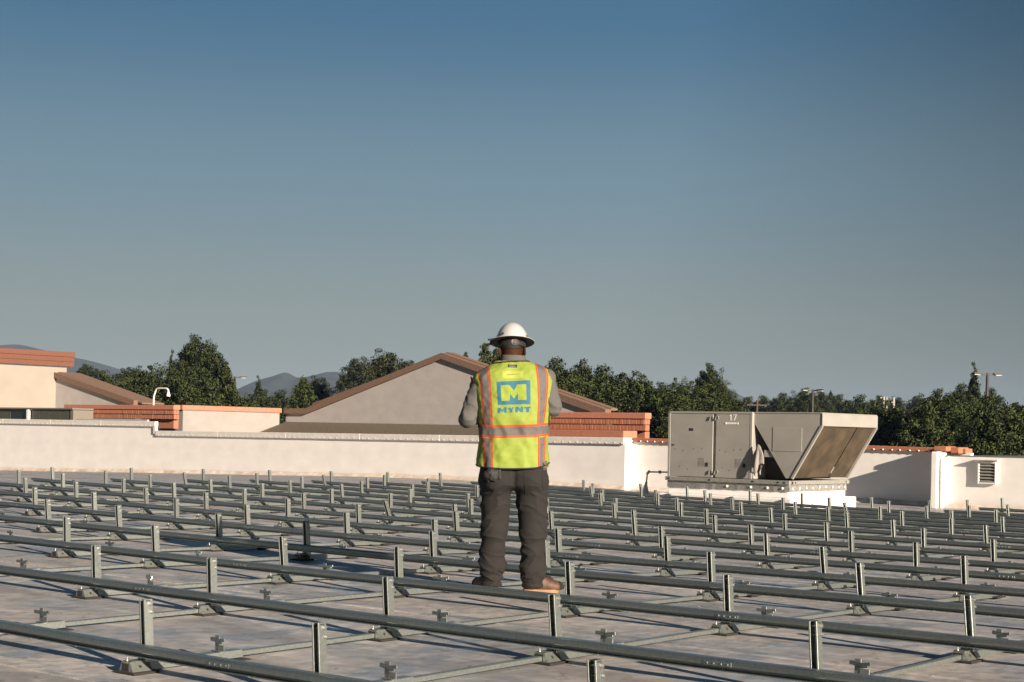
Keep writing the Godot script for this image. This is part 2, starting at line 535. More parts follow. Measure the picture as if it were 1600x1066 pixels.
func build_rails():
	var sect := 4.212
	var mesh := rail_section(sect - 0.003)
	var pb := MB.new()
	pb.box(Vector3(0, 0.036, 0.0275), Vector3(0.15, 0.022, 0.003), 0.001)
	for k in [-0.055, -0.02, 0.02, 0.055]:
		pb.box(Vector3(k, 0.036, 0.031), Vector3(0.011, 0.011, 0.005), 0.002)
	var plate := pb.mesh(mats.steel)
	var fb := MB.new()
	for k in 11: fb.box(Vector3(0.2 + k * 0.37, 0.003, 0.0215), Vector3(0.009, 0.004, 0.006), 0.001)
	var studs := fb.mesh(mats.bolt)
	for i in 17:
		var v := row_v(i) - 0.047
		var u0 := RAIL_START if i < 15 else -13.32
		var u1 := -0.33 * v - 0.2 if i < 15 else -9.0      # past the right edge of the view
		u1 = maxf(u1, u0 + 2.0)
		var nth: Array = ["first", "second", "third", "fourth", "fifth", "sixth", "seventh", "eighth", "ninth", "tenth", "eleventh"]
		var label := ""
		if i == 0: label = "long galvanised mounting rail, the second one behind the worker's back"
		elif i == 1: label = "long galvanised mounting rail, the one before last behind the worker's heels"
		elif i == 2: label = "long galvanised mounting rail right at the worker's boot heels"
		elif i < 14: label = "long galvanised mounting rail, the %s one beyond the worker towards the parapet" % nth[i - 3]
		elif i == 14: label = "last long mounting rail beside the foot of the air handler's kerb"
		elif i == 15: label = "short mounting rail beside the white pier, the one away from the wall"
		else: label = "short mounting rail closest to the louvred wall"
		var o := thing("mounting_rail", label, "rail", gp(u0, v, roof_y(u0, v) + 0.074), -TH, "long mounting rails")
		var first := sect * (0.35 + 0.6 * fposmod(i * 0.618, 1.0))
		var a := u0
		var b := u0 + first
		var k := 0
		while a < u1:
			b = minf(b, u1 + 1.0)
			var ya := roof_y(a, v) + 0.074
			var yb := roof_y(b, v) + 0.074
			var m := mesh if absf(b - a - sect) < 0.01 else rail_section(b - a - 0.003)
			var s := part("rail_section", m, o, Vector3(a - u0, ya - o.position.y, 0))
			s.rotation.z = atan2(yb - ya, b - a)
			if b - a > 4.1: part("rivet_row", studs, s).set_meta("kind", "stuff")
			if k > 0: part("splice_plate", plate, o, Vector3(a - u0, ya - o.position.y, 0))
			a = b
			b = a + sect
			k += 1

func build_posts_and_tracks():
	var pm := MB.new()      # upright channel, open towards the near side
	pm.box(Vector3(0, 0.196, -0.0225), Vector3(0.038, 0.292, 0.0025), 0.0008)
	for s in [-1.0, 1.0]:
		pm.box(Vector3(s * 0.0195, 0.196, 0), Vector3(0.003, 0.292, 0.047), 0.001)
		pm.box(Vector3(s * 0.0165, 0.196, 0.0225), Vector3(0.008, 0.292, 0.0025), 0.0008)
	var post_m := pm.mesh(mats.steelmatte)
	var sm := MB.new()
	sm.box(Vector3(0, 0.252, -0.006), Vector3(0.035, 0.003, 0.03), 0.001)
	sm.box(Vector3(0.0212, 0.247, 0.002), Vector3(0.0015, 0.004, 0.026))
	var slot_m := sm.mesh(mats.rubber)
	var bm := MB.new()
	bm.x = Transform3D(Basis(Vector3(0, 0, 1), PI / 2), Vector3.ZERO)
	bm.tube([Vector3(0, -0.034, 0), Vector3(0, 0.03, 0)], [0.006, 0.006], 8)
	bm.tube([Vector3(0, -0.031, 0), Vector3(0, -0.022, 0)], [0.011, 0.011], 6)
	var bolt_m := bm.mesh(mats.bolt)
	# base track
	var ft := MB.new()      # folded foot: sloping cheeks, a black plate at the near end, a tab up to the rail
	ft.prism(PackedVector2Array([Vector2(-0.050, 0.012), Vector2(0.056, 0.012), Vector2(0.030, 0.056), Vector2(-0.028, 0.056)]), -0.05, 0.062)
	ft.box(Vector3(0.0, 0.065, -0.032), Vector3(0.06, 0.022, 0.004), 0.001)
	ft.box(Vector3(0.0, 0.058, 0.002), Vector3(0.07, 0.004, 0.10), 0.001)
	var foot_m := ft.mesh(mats.steelmatte)
	var hm := MB.new()
	hm.x = Transform3D(Basis(Vector3(0, 0, 1), -atan2(0.044, 0.026)), Vector3(0.0425, 0.035, 0.012))
	hm.tube([Vector3(0, -0.003, 0), Vector3(0, 0.0012, 0)], [0.0085, 0.0085], 10)
	var hole_m := hm.mesh(mats.rubber)
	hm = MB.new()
	hm.box(Vector3(-0.002, 0.032, 0.0622), Vector3(0.050, 0.034, 0.002))  # black plate, the shade inside the folded foot put into colour
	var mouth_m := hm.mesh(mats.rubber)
	var tb := MB.new()
	tb.tube([Vector3(-0.012, 0.056, 0.045), Vector3(-0.012, 0.078, 0.045)], [0.004, 0.004], 6)
	tb.tube([Vector3(-0.012, 0.060, 0.045), Vector3(-0.012, 0.067, 0.045)], [0.008, 0.008], 6)
	var stud_m := tb.mesh(mats.bolt)
	var rp := MB.new()
	rp.box(Vector3(0.004, 0.0065, 0.0), Vector3(0.15, 0.013, 0.15), 0.003)
	var pad_m := rp.mesh(mats.rubber)
	var cm := MB.new()
	cm.prism(PackedVector2Array([Vector2(-0.036, 0.012), Vector2(0.036, 0.012), Vector2(0.030, 0.048), Vector2(-0.030, 0.048)]), -0.62, -0.052)
	var chan_m := cm.mesh(mats.steelmatte)
	var km := MB.new()
	km.box(Vector3(-0.018, 0.085, 0.0), Vector3(0.034, 0.080, 0.004), 0.001)
	km.box(Vector3(0.018, 0.062, 0.004), Vector3(0.05, 0.036, 0.003), 0.001)
	km.box(Vector3(-0.002, 0.0505, 0.0), Vector3(0.075, 0.003, 0.05), 0.001)
	var clamp_m := km.mesh(mats.steelmatte)
	var wm := MB.new()
	wm.bar(Vector3(-0.06, 0.105, 0.008), Vector3(0.01, 0.100, 0.008), 0.012, 0.018)
	wm.bar(Vector3(0.0, 0.100, 0.012), Vector3(0.062, 0.109, 0.012), 0.01, 0.016)
	wm.bar(Vector3(0.01, 0.088, 0.016), Vector3(0.05, 0.096, 0.016), 0.008, 0.01)
	var wing_m := wm.mesh(mats.steel)
	var lm := MB.new()
	lm.box(Vector3(0, 0, -0.5), Vector3(0.036, 0.026, 1.0), 0.003)
	var link_m := lm.mesh(mats.steelmatte)
	for i in 17:
		for j in range(-8, 16):
			var v := row_v(i)
			var u := col_u(j)
			if i > 14 and (u < -13.2 or u > -11.0): continue
			var ahead := v * cos(TH) - u * sin(TH)
			var side := u * cos(TH) + v * sin(TH)
			if ahead < 2.0 or absf(side / ahead) > 0.345: continue
			var key := Vector2i(i, j)
			var y := roof_y(u, v)
			var ang := deg_to_rad(LEANS[key] if LEANS.has(key) else 4.4 + rng.randf_range(-1.6, 1.6))
			var label := "galvanised upright post bolted behind a long rail, nearly plumb"
			if LEANS.has(key): label = "galvanised upright post tilted clearly out of line with its row" if LEANS[key] > 12.0 else "galvanised upright post leaning slightly more than its neighbours"
			if i == 3 and (j == 5 or j == 6): label = "galvanised upright post standing wholly in the worker's long shadow"
			var group := "upright posts of the solar racking"
			var p := thing("upright_post", label, "post", gp(u + 0.342 * sin(ang), v, y), 0.0, group)
			p.basis = Basis(Vector3.UP, -TH + rng.randf_range(-0.06, 0.06)) * Basis(Vector3(0, 0, 1), ang) * Basis(Vector3(1, 0, 0), rng.randf_range(-0.03, 0.03))
			part("channel", post_m, p)
			if ahead < 20.0: part("slot", slot_m, p, Vector3(0, 0.087, 0))
			part("bolt", bolt_m, p, Vector3(0, 0.320, -0.008))
			if ahead < 22.0: part("bolt", bolt_m, p, Vector3(0.003, 0.281, -0.014)).scale = Vector3(0.9, 0.8, 0.8)
			# the track under it
			var t := thing("base_track", "galvanised base track with rubber pads and wing clamp lying on the roof", "base track", gp(u, v - 0.047, roof_y(u, v - 0.047)), -TH, "base tracks under the rails")
			part("foot_bracket", foot_m, t)
			if ahead < 24.0:
				part("bolt_hole", hole_m, t)
				part("shade_plate", mouth_m, t)
				part("stud", stud_m, t)
			part("rubber_pad", pad_m, t)
			part("rubber_pad", pad_m, t, Vector3(0, 0, -0.57))
			var yf := roof_y(u, v + 0.55) - t.position.y
			part("channel", chan_m, t).rotation.x = atan2(yf, 0.6)
			var cl := part("clamp", clamp_m, t, Vector3(0, yf * 0.9, -0.50))
			cl.rotation.y = rng.randf_range(-0.12, 0.12)
			part("wing", wing_m, cl).rotation.y = rng.randf_range(-0.3, 0.3)
			if i < 14 or i == 15:
				var y1 := roof_y(u, v + ROWD - 0.06) - t.position.y
				var l := part("link_channel", link_m, t, Vector3(0, yf * 0.95 + 0.028, -0.60))
				l.scale = Vector3(1, 1, ROWD - 0.65)
				l.rotation.x = atan2(y1 - yf, ROWD - 0.65)

# ------------------------------------------------------------------ roof and ground
func build_roof():
	var b := MB.new()
	var us := []
	var x := -70.0
	while x < 22.0:
		us.append(x)
		x += 0.5
	var vs := []
	x = -8.0
	while x < 34.2:
		vs.append(x)
		x += 0.5
	var st := SurfaceTool.new()
	st.begin(Mesh.PRIMITIVE_TRIANGLES)
	for v in vs:
		for u in us:
			st.set_uv(Vector2(u, v) / 10.0)
			st.add_vertex(gp(u, v, roof_y(u, v) + 0.003 * noise.get_noise_2d(u * 40.0, v * 40.0)))
	var w := us.size()
	for q in vs.size() - 1:
		for p in w - 1:
			var a := q * w + p
			for k in [a, a + w, a + 1, a + 1, a + w, a + w + 1]: st.add_index(k)
	st.generate_normals()
	st.generate_tangents()
	st.set_material(mats.roof)
	var o := structure("roof_deck", st.commit())
	# welded laps of the membrane sheets
	for k in 11:
		var v0 := 1.55 + k * 2.95
		var lb := MB.new()
		x = -66.0
		while x < 14.0:
			var va := v0 + 0.02 * noise.get_noise_2d(x * 12.0, k * 77.0)
			var vb := v0 + 0.02 * noise.get_noise_2d((x + 1.0) * 12.0, k * 77.0)
			var q := [gp(x, va - 0.05, roof_y(x, va - 0.05) - 0.004), gp(x + 1.0, vb - 0.05, roof_y(x + 1.0, vb - 0.05) - 0.004), gp(x + 1.0, vb - 0.049, roof_y(x + 1.0, vb - 0.05) + 0.007), gp(x, va - 0.049, roof_y(x, va - 0.05) + 0.007), gp(x + 1.0, vb + 0.10, roof_y(x + 1.0, vb + 0.10) + 0.001), gp(x, va + 0.10, roof_y(x, va + 0.10) + 0.001)]
			lb.quad(q[0], q[1], q[2], q[3])
			lb.quad(q[3], q[2], q[4], q[5])
			var us2 := [Vector2(x, va), Vector2(x + 1.0, vb), Vector2(x + 1.0, vb), Vector2(x, va), Vector2(x + 1.0, vb + 0.15), Vector2(x, va + 0.15)]
			for e in [0, 2, 1, 0, 3, 2, 3, 4, 2, 3, 5, 4]: lb.t.append((us2[e] + Vector2(0, 4.1)) / 10.0)
			x += 1.0
		part("membrane_lap", lb.mesh(mats.roof), o)

func build_ground():
	var b := MB.new()
	b.quad(Vector3(-1600, -6.5, 120), Vector3(1600, -6.5, 120), Vector3(1600, -6.5, -2600), Vector3(-1600, -6.5, -2600))
	structure("ground", b.mesh(mats.earth))

func hill(called: String, pts: Array, dist: float, deep: float, seed_: int):
	# a ridge with spurs: the crest follows the points, both flanks fall to the plain
	var st := SurfaceTool.new()
	st.begin(Mesh.PRIMITIVE_TRIANGLES)
	var f := FastNoiseLite.new()
	f.seed = seed_
	f.frequency = 0.0035
	f.fractal_octaves = 5
	var cols := 90
	var rows := 26
	for c in cols + 1:
		var t := float(c) / cols * (pts.size() - 1)
		var k := mini(int(t), pts.size() - 2)
		var a: Vector2 = pts[maxi(k - 1, 0)]
		var p: Vector2 = pts[k]
		var q: Vector2 = pts[k + 1]
		var d: Vector2 = pts[mini(k + 2, pts.size() - 1)]
		var px := lerpf(p.x, q.x, t - k)
		var py := cr(a.y, p.y, q.y, d.y, t - k)
		var top := pz(px, py, dist)
		for r in rows + 1:
			var s := float(r) / rows * 2.0 - 1.0
			var dz := s * deep
			var x := top.x * (1.0 - dz / dist * 0.3)
			var h := (top.y + 6.5) * pow(1.0 - absf(s), 0.8 + 0.3 * f.get_noise_2d(x * 0.6, seed_ * 9.0))
			h += f.get_noise_2d(x, dz * 1.4) * 0.16 * (top.y + 6.5) * minf(1.0, absf(s) * 4.0) * (1.0 - absf(s))
			st.add_vertex(Vector3(x, h - 6.6, -dist + dz))
	for c in cols:
		for r in rows:
			var a := c * (rows + 1) + r
			for k in [a, a + 1, a + rows + 1, a + 1, a + rows + 2, a + rows + 1]: st.add_index(k)
	st.generate_normals()
	st.set_material(mats.hill)
	structure(called, st.commit())

# ------------------------------------------------------------------ walls
func wall_face(b: MB, u0: float, u1: float, z: float, top0: float, top1: float, seed_: float, bulge := 0.006):
	# upright membrane sheet, slightly uneven, from the roof up; z is towards the near side
	var n := int(ceil((u1 - u0) / 0.3))
	var rows := 7
	var g := []
	for k in n + 1:
		var u := u0 + (u1 - u0) * k / n
		var col := []
		for r in rows + 1:
			var lo := roof_y(u, -z) - 0.03
			var hi := lerpf(top0, top1, float(k) / n)
			var y := lerpf(lo, hi, float(r) / rows)
			col.append(Vector3(u, y, z + bulge * noise.get_noise_3d(u * 22.0 + seed_, y * 40.0, seed_)))
		g.append(col)
	var nn := []
	for k in n + 1:
		var col := []
		for r in rows + 1:
			var dx: Vector3 = g[mini(k + 1, n)][r] - g[maxi(k - 1, 0)][r]
			var dy: Vector3 = g[k][mini(r + 1, rows)] - g[k][maxi(r - 1, 0)]
			col.append(dx.cross(dy).normalized())
		nn.append(col)
	for k in n:
		for r in rows:
			b.tri(g[k][r], g[k + 1][r], g[k + 1][r + 1], nn[k][r], nn[k + 1][r], nn[k + 1][r + 1])
			b.tri(g[k][r], g[k + 1][r + 1], g[k][r + 1], nn[k][r], nn[k + 1][r + 1], nn[k][r + 1])

func cant(b: MB, u0: float, u1: float, v: float):
	var u := u0
	while u < u1 - 0.01:
		var w := minf(u + 0.6, u1)
		var h0 := 0.10 + 0.03 * noise.get_noise_1d(u * 30.0)
		var h1 := 0.10 + 0.03 * noise.get_noise_1d(w * 30.0)
		var d0 := 0.13 + 0.05 * noise.get_noise_1d(u * 25.0 + 300.0)
		var d1 := 0.13 + 0.05 * noise.get_noise_1d(w * 25.0 + 300.0)
		b.quad(Vector3(u, roof_y(u, v - d0) + 0.006, -v + d0), Vector3(w, roof_y(w, v - d1) + 0.006, -v + d1), Vector3(w, roof_y(w, v) + h1, -v + 0.02), Vector3(u, roof_y(u, v) + h0, -v + 0.02))
		u = w

func coping(parent: Node, u0: float, u1: float, v: float, top0: float, top1: float, high: float, m: Material, spacing := 0.24, deep := 0.40):
	var n := int(ceil((u1 - u0) / 3.05))
	var fb := MB.new()
	for k in n:
		var a := u0 + (u1 - u0) * k / n
		var c := u0 + (u1 - u0) * (k + 1) / n - 0.006
		var ya := lerpf(top0, top1, float(k) / n)
		var yc := lerpf(top0, top1, float(k + 1) / n)
		var b := MB.new()
		b.x = Transform3D(Basis(Vector3(0, 0, 1), atan2(yc - ya, c - a)), Vector3(a, ya, -v))
		b.box(Vector3((c - a) * 0.5, -high * 0.5 + 0.015, 0.06 - deep * 0.5), Vector3(c - a, high, deep), 0.012)
		part("coping_cap", b.mesh(m), parent)
		var x := 0.1 + rng.randf() * 0.05
		fb.x = b.x
		while x < c - a:
			fb.box(Vector3(x, -high + 0.055 + rng.randf_range(-0.008, 0.008), 0.066), Vector3(0.032, 0.028, 0.014), 0.006)
			x += spacing * rng.randf_range(0.85, 1.15)
	var f := part("fasteners", fb.mesh(mats.coping), parent)
	f.set_meta("kind", "stuff")

func grid_thing(called: String, label: String, category: String, group := "") -> Node3D:
	return thing(called, label, category, Vector3.ZERO, -TH, group)

func build_parapets():
	var ustep := pv(243, 665, 32.3).x
	# long white wall, taller stretch first
	var o := grid_thing("parapet_wall", "taller stretch of white membrane parapet below the tiled cornice and dark clerestory", "parapet")
	var b := MB.new()
	wall_face(b, -66.0, ustep, -32.3, 1.23, 1.23, 10.0)
	b.box(Vector3((-66.0 + ustep) / 2, 0.2, -32.35), Vector3(66.0 + ustep, 2.06, 0.06))
	part("wall", b.mesh(mats.membrane), o)
	var c := MB.new()
	cant(c, -66.0, ustep, 32.3)
	part("cant_strip", c.mesh(mats.stained), o)
	coping(o, -66.0, ustep + 0.06, 32.3, 1.255, 1.255, 0.17, mats.coping, 0.24, 0.13)
	o = grid_thing("parapet_wall", "long lower white membrane parapet with a row of pale fasteners, behind the worker", "parapet")
	b = MB.new()
	var ue := pv(976, 720, 32.3).x
	wall_face(b, ustep, ue, -32.3, 0.94, 1.03, 40.0)
	b.box(Vector3((ustep + ue) / 2, 0.18, -32.5), Vector3(ue - ustep - 0.01, 1.5, 0.36))
	part("wall", b.mesh(mats.membrane), o)
	c = MB.new()
	cant(c, ustep, ue, 32.3)
	part("cant_strip", c.mesh(mats.stained), o)
	coping(o, ustep + 0.07, ue, 32.3, 0.965, 1.05, 0.17, mats.coping)
	b = MB.new()
	b.box(Vector3(ustep + 0.0, 1.07, -32.30), Vector3(0.14, 0.40, 0.10), 0.02)
	part("step_flashing", b.mesh(mats.coping), o)
	# stretch behind the air handler, topped with red tiles
	o = grid_thing("parapet_wall", "white parapet capped with red tiles and white mortar dabs, behind the air handler", "parapet")
	b = MB.new()
	wall_face(b, ue - 0.1, -14.3, -32.65, 0.97, 0.90, 70.0)
	b.box(Vector3((ue - 14.4) / 2, 0.14, -32.85), Vector3(-14.4 - ue, 1.5, 0.36))
	part("wall", b.mesh(mats.membrane), o)
	c = MB.new()
	cant(c, ue, -14.6, 32.65)
	part("cant_strip", c.mesh(mats.stained), o)
	b = MB.new()
	var fb := MB.new()
	var u := ue + 0.02
	while u < -14.5:
		var t := (u - ue) / (-14.5 - ue)
		var y := lerpf(1.06, 0.975, t)
		b.box(Vector3(u + 0.1075, y - 0.045, -32.75), Vector3(0.212, 0.10, 0.34), 0.006)
		fb.box(Vector3(u + rng.randf_range(0.0, 0.04), y - 0.07, -32.57), Vector3(0.035, 0.035, 0.02), 0.008)
		u += 0.215
	part("tile_row", b.mesh(mats.brick), o).set_meta("kind", "stuff")
	part("mortar_dabs", fb.mesh(mats.fastener), o).set_meta("kind", "stuff")
	# pier and the block with the louvre
	var p0 := pv(1453, 750, 32.0).x
	var p1 := pv(1464.5, 750, 32.0).x
	o = grid_thing("wall_pier", "narrow white pier at the corner beside the louvred wall", "pier")
	b = MB.new()
	var pt := pv(1458, 705.5, 32.0).y
	b.box(Vector3((p0 + p1) / 2, (pt - 0.6) / 2, -32.35), Vector3(p1 - p0, pt + 0.6, 0.7), 0.03)
	part("shaft", b.mesh(mats.membrane), o)
	b = MB.new()
	b.box(Vector3(p0 + 0.12, pt + 0.06, -32.45), Vector3(0.30, 0.11, 0.5), 0.02)
	b.box(Vector3(p0 + 0.36, pt + 0.03, -32.65), Vector3(0.20, 0.14, 0.5), 0.02)
	part("tile_cap", b.mesh(mats.brick), o)
	o = grid_thing("louvred_wall", "white wall block with a small louvred vent in a raised frame", "wall")
	var l0 := pv(1464.5, 760, 32.0).x
	var l1 := pv(1479, 760, 32.25).x
	var lt := pv(1520, 714, 32.25).y
	b = MB.new()
	wall_face(b, l1, 2.0, -32.26, lt, lt, 90.0, 0.012)
	b.box(Vector3((l0 + l1) / 2 + 0.01, (lt - 0.62) / 2, -32.55), Vector3(l1 - l0 + 0.02, lt + 0.6, 0.98), 0.05)
	part("wall", b.mesh(mats.membrane), o)
	b = MB.new()
	b.box(Vector3((l1 + 2.0) / 2, (lt - 0.7) / 2, -35.3), Vector3(2.0 - l1 - 0.02, lt + 0.62, 5.9))
	part("core", b.mesh(mats.membrane), o)
	b = MB.new()
	b.box(Vector3((l1 + 2.0) / 2, lt + 0.0, -35.3), Vector3(2.1 - l1, 0.05, 6.05), 0.01)
	part("roof_sheet", b.mesh(mats.greytop), o)
	c = MB.new()
	cant(c, l0, 2.0, 32.2)
	part("cant_strip", c.mesh(mats.stained), o)
	var a0 := pv(1532, 724, 32.24)
	var a1 := pv(1555, 754, 32.24)
	var vent := Vector3((a0.x + a1.x) / 2, (a0.y + a1.y) / 2, -32.23)
	var w := a1.x - a0.x
	var h := a0.y - a1.y
	b = MB.new()
	for s in [-1.0, 1.0]:
		b.box(vent + Vector3(s * (w / 2 + 0.02), 0, 0.02), Vector3(0.04, h + 0.08, 0.06), 0.01)
		b.box(vent + Vector3(0, s * (h / 2 + 0.02), 0.02), Vector3(w, 0.04, 0.06), 0.01)
	b.box(vent + Vector3(0, h / 2 + 0.075, 0.05), Vector3(w + 0.2, 0.025, 0.14), 0.008)
	var fr := part("vent_frame", b.mesh(mats.whitepaint), o)
	b = MB.new()
	b.box(vent + Vector3(0, 0, -0.01), Vector3(w, h, 0.01))
	part("back_plate", b.mesh(mats.filter), fr)
	for k in 6:
		b = MB.new()
		b.x = Transform3D(Basis(Vector3(1, 0, 0), 0.75), vent + Vector3(0, -h / 2 + (k + 0.5) * h / 6, 0.025))
		b.box(Vector3.ZERO, Vector3(w, 0.004, 0.075))
		part("louvre_blade", b.mesh(mats.hvacframe), fr)

# ------------------------------------------------------------------ buildings behind
func cornice(parent: Node, length: float, hs: Array, clay: Material, cap_m: Material):
	# corbelled brick cornice: plain cap, then two soldier courses, each set back; x runs along it, +z faces out, y = 0 is the top
	var b := MB.new()
	b.box(Vector3(length / 2, -hs[0] / 2, -0.14), Vector3(length, hs[0], 0.28), 0.012)
	var cap := part("cap", b.mesh(cap_m), parent)
	var y: float = -hs[0]
	for k in range(1, hs.size()):
		var back := 0.03 * k
		b = MB.new()
		b.box(Vector3(length / 2, y - hs[k] / 2, -0.114 - back), Vector3(length - back * 2 - 0.02, hs[k] - 0.004, 0.2))
		part("mortar_bed", b.mesh(mats.mortar), parent)
		b = MB.new()
		var x := back
		while x < length - back - 0.05:
			b.box(Vector3(x + 0.047, y - hs[k] / 2, -0.05 - back + rng.randf_range(-0.003, 0.003)), Vector3(0.102, hs[k] - 0.014, 0.1), 0.006)
			x += 0.112
		part("brick_course", b.mesh(clay), parent).set_meta("kind", "stuff")
		x = back
		b = MB.new()
		var z := 0.0
		while z < 0.12:
			b.box(Vector3(length - back - 0.02, y - hs[k] / 2, -0.06 - back - z), Vector3(0.05, hs[k] - 0.02, 0.094), 0.008)
			z += 0.112
		part("end_bricks", b.mesh(clay), parent).set_meta("kind", "stuff")
		y -= hs[k]

func build_buildings():
	# gabled hall behind the worker
	var V := 40.0
	var o := grid_thing("gabled_hall", "broad stucco gable with brown roof edge rising behind the white parapet", "building")
	var e0 := pv(447, 641, V)
	var e1 := pv(481, 640.5, V)
	var ap := pv(692, 561, V)
	var e2 := pv(948, 650, V)
	var base := pv(600, 664, V).y
	var b := MB.new()
	var pts := PackedVector2Array([Vector2(e0.x, -1.5), Vector2(e2.x, -1.5), e2, ap, Vector2(e1.x, e1.y - 0.1), Vector2(e0.x, e0.y - 0.1)])
	b.prism(pts, -V - 0.3, -V)
	part("gable_wall", b.mesh(mats.stucco), o)
	var bw := 0.20
	b = MB.new()
	b.prism(PackedVector2Array([Vector2(e0.x - 0.02, e0.y - 0.12), Vector2(e1.x, e1.y - 0.14), ap, ap + Vector2(0, bw), Vector2(e1.x - 0.02, e1.y + 0.06), Vector2(e0.x - 0.02, e0.y + 0.06)]), -V - 0.2, -V + 0.10)
	part("roof_edge", b.mesh(mats.shingle), o)
	b = MB.new()
	b.prism(PackedVector2Array([e2 + Vector2(0, -0.02), e2 + Vector2(0.02, bw), ap + Vector2(0.005, bw), ap + Vector2(0.005, 0)]), -V - 0.2, -V + 0.10)
	part("roof_edge", b.mesh(mats.shingle), o)
	for s in [[e1, ap], [ap, e2]]:
		b = MB.new()
		var p: Vector2 = s[0] + Vector2(0, bw - 0.02)
		var q: Vector2 = s[1] + Vector2(0, bw - 0.02)
		var up := Vector2(0, 0.10)
		b.prism(PackedVector2Array([p, q, q + up * 0.6, p + up * 0.6]), -V - 0.55, -V - 0.21)
		part("roof_slope", b.mesh(mats.shingle), o)
	# low tan roof leaning against the gable
	o = grid_thing("lean_to_roof", "tan lean-to roof sloping up to the foot of the gable", "roof")
	var s0 := pv(447, 659, V)
	var s1 := pv(950, 668, V)
	b = MB.new()
	var uw := pv(447, 650, V).x
	b.quad(Vector3(uw, s0.y - 0.31 * 3.0, -V + 3.0), Vector3(s1.x, s1.y - 0.31 * 3.0, -V + 3.0), Vector3(s1.x, s1.y, -V + 0.01), Vector3(uw, s0.y, -V + 0.01))
	b.quad(Vector3(uw, -2.0, -V + 3.0), Vector3(s1.x, -2.0, -V + 3.0), Vector3(s1.x, s1.y - 0.93, -V + 3.0), Vector3(uw, s0.y - 0.93, -V + 3.0))
	part("roof_surface", b.mesh(mats.tanroof), o)
	# sunlit white wall that joins the gable
	o = grid_thing("cross_wall", "sunlit white wall with terracotta band running into the gable", "wall")
	var near := pu(286, 650, uw).x
	var topy := pv(447, 645.5, V).y
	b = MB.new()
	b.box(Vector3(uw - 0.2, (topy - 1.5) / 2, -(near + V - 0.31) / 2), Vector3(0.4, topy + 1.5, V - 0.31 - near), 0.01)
	part("wall", b.mesh(mats.stuccodim), o)
	b = MB.new()
	b.box(Vector3(uw - 0.2, topy + 0.085, -(near + V - 0.31) / 2), Vector3(0.5, 0.17, V - 0.31 - near + 0.12), 0.015)
	part("band", b.mesh(mats.terracotta), o)
	# tall cream building at the far left and its half gable
	V = 44.0
	var ul := pv(87, 610, V).x
	o = grid_thing("cream_building", "tall cream building with corbelled brick cornice", "building")
	var far := pu(104, 600, ul).x
	var ct := pu(50, 547.5, ul).y
	b = MB.new()
	b.box(Vector3(ul - 4.0, (ct - 8.1) / 2, -(far + 30.0) / 2), Vector3(8.0, ct + 6.9 - 0.2, far - 30.0), 0.01)
	part("wall", b.mesh(mats.cream), o)
	var cn := Node3D.new()
	cn.name = "cornice"
	o.add_child(cn)
	cn.position = Vector3(ul + 0.24, ct + 0.02, -30.0)
	cn.rotation.y = PI / 2
	cornice(cn, far - 30.0 + 0.28, [0.23, 0.22, 0.22], mats.darkbrick, mats.darkbrick)
	o = grid_thing("half_gable", "dim stucco half gable with brown sloping roof against the cream building", "building")
	var g0 := pv(87, 590, V)
	var g1 := pv(212, 634, V)
	b = MB.new()
	b.prism(PackedVector2Array([Vector2(g0.x + 0.01, -6.0), Vector2(g1.x, -6.0), g1, Vector2(g0.x + 0.01, g0.y)]), -V - 0.3, -V)
	part("gable_wall", b.mesh(mats.stucco), o)
	b = MB.new()
	b.prism(PackedVector2Array([Vector2(g0.x + 0.01, g0.y), g1 + Vector2(0.0, -0.01), g1 + Vector2(0.02, 0.24), Vector2(g0.x + 0.01, g0.y + 0.24)]), -V - 0.1, -V + 0.12)
	part("roof_edge", b.mesh(mats.shingle), o)
	b = MB.new()
	b.prism(PackedVector2Array([Vector2(g0.x + 0.01, g0.y + 0.2), g1 + Vector2(0.3, 0.08), g1 + Vector2(0.3, 0.14), Vector2(g0.x + 0.01, g0.y + 0.27)]), -V - 1.3, -V - 0.11)
	part("roof_slope", b.mesh(mats.shingle), o)
	# brick cornices standing just behind the parapet
	V = 34.0
	for k in 2:
		var x0 := 100.0 if k == 0 else 828.0
		var x1 := 271.5 if k == 0 else 1008.5
		var yt := 632.5 if k == 0 else 643.5
		var p := pv(x0, yt, V)
		var q := pv(x1, yt if k == 0 else 645.0, V)
		o = thing("brick_cornice", "corbelled red brick cornice above the taller white parapet" if k == 0 else "corbelled red brick cornice with a plain orange band, beside the worker's right elbow", "cornice", gp(p.x, V, (p.y + q.y) / 2), -TH)
		cornice(o, q.x - p.x, [0.155, 0.15, 0.16], mats.brick, mats.terracotta)
		b = MB.new()
		var L := q.x - p.x
		if k == 0:
			b.box(Vector3(L / 2, -0.62, -0.28), Vector3(L - 0.4, 0.30, 0.2), 0.01)
			part("lower_band", b.mesh(mats.brick), o)
			b = MB.new()
			var le := pv(238, 654, V - 0.7).x - p.x
			b.box(Vector3(le / 2 - 0.3, -0.64, 0.7), Vector3(le + 0.2, 0.30, 0.08), 0.01)
			part("ledge", b.mesh(mats.stucco), o)
		else:
			var le := pv(978, 678, V - 0.5).x - p.x
			b.box(Vector3(le / 2, -0.57, 0.3), Vector3(le, 0.21, 0.6), 0.012)
			part("lower_band", b.mesh(mats.terracotta), o)
			b = MB.new()
			b.box(Vector3(L - 0.32, -0.95, -0.28), Vector3(0.4, 0.95, 0.2), 0.01)
			part("end_pier", b.mesh(mats.brick), o)
	# dark clerestory
	V = 33.2
	var c1 := pv(115, 648, V)
	o = thing("clerestory", "low dark clerestory strip with olive panes above the white parapet", "skylight", gp(c1.x, V, 0.6), -TH)
	var ty := pv(60, 637, V).y - 0.6
	b = MB.new()
	b.box(Vector3(-5.5, ty - 0.03, -0.4), Vector3(11.0, 0.06, 0.9), 0.01)
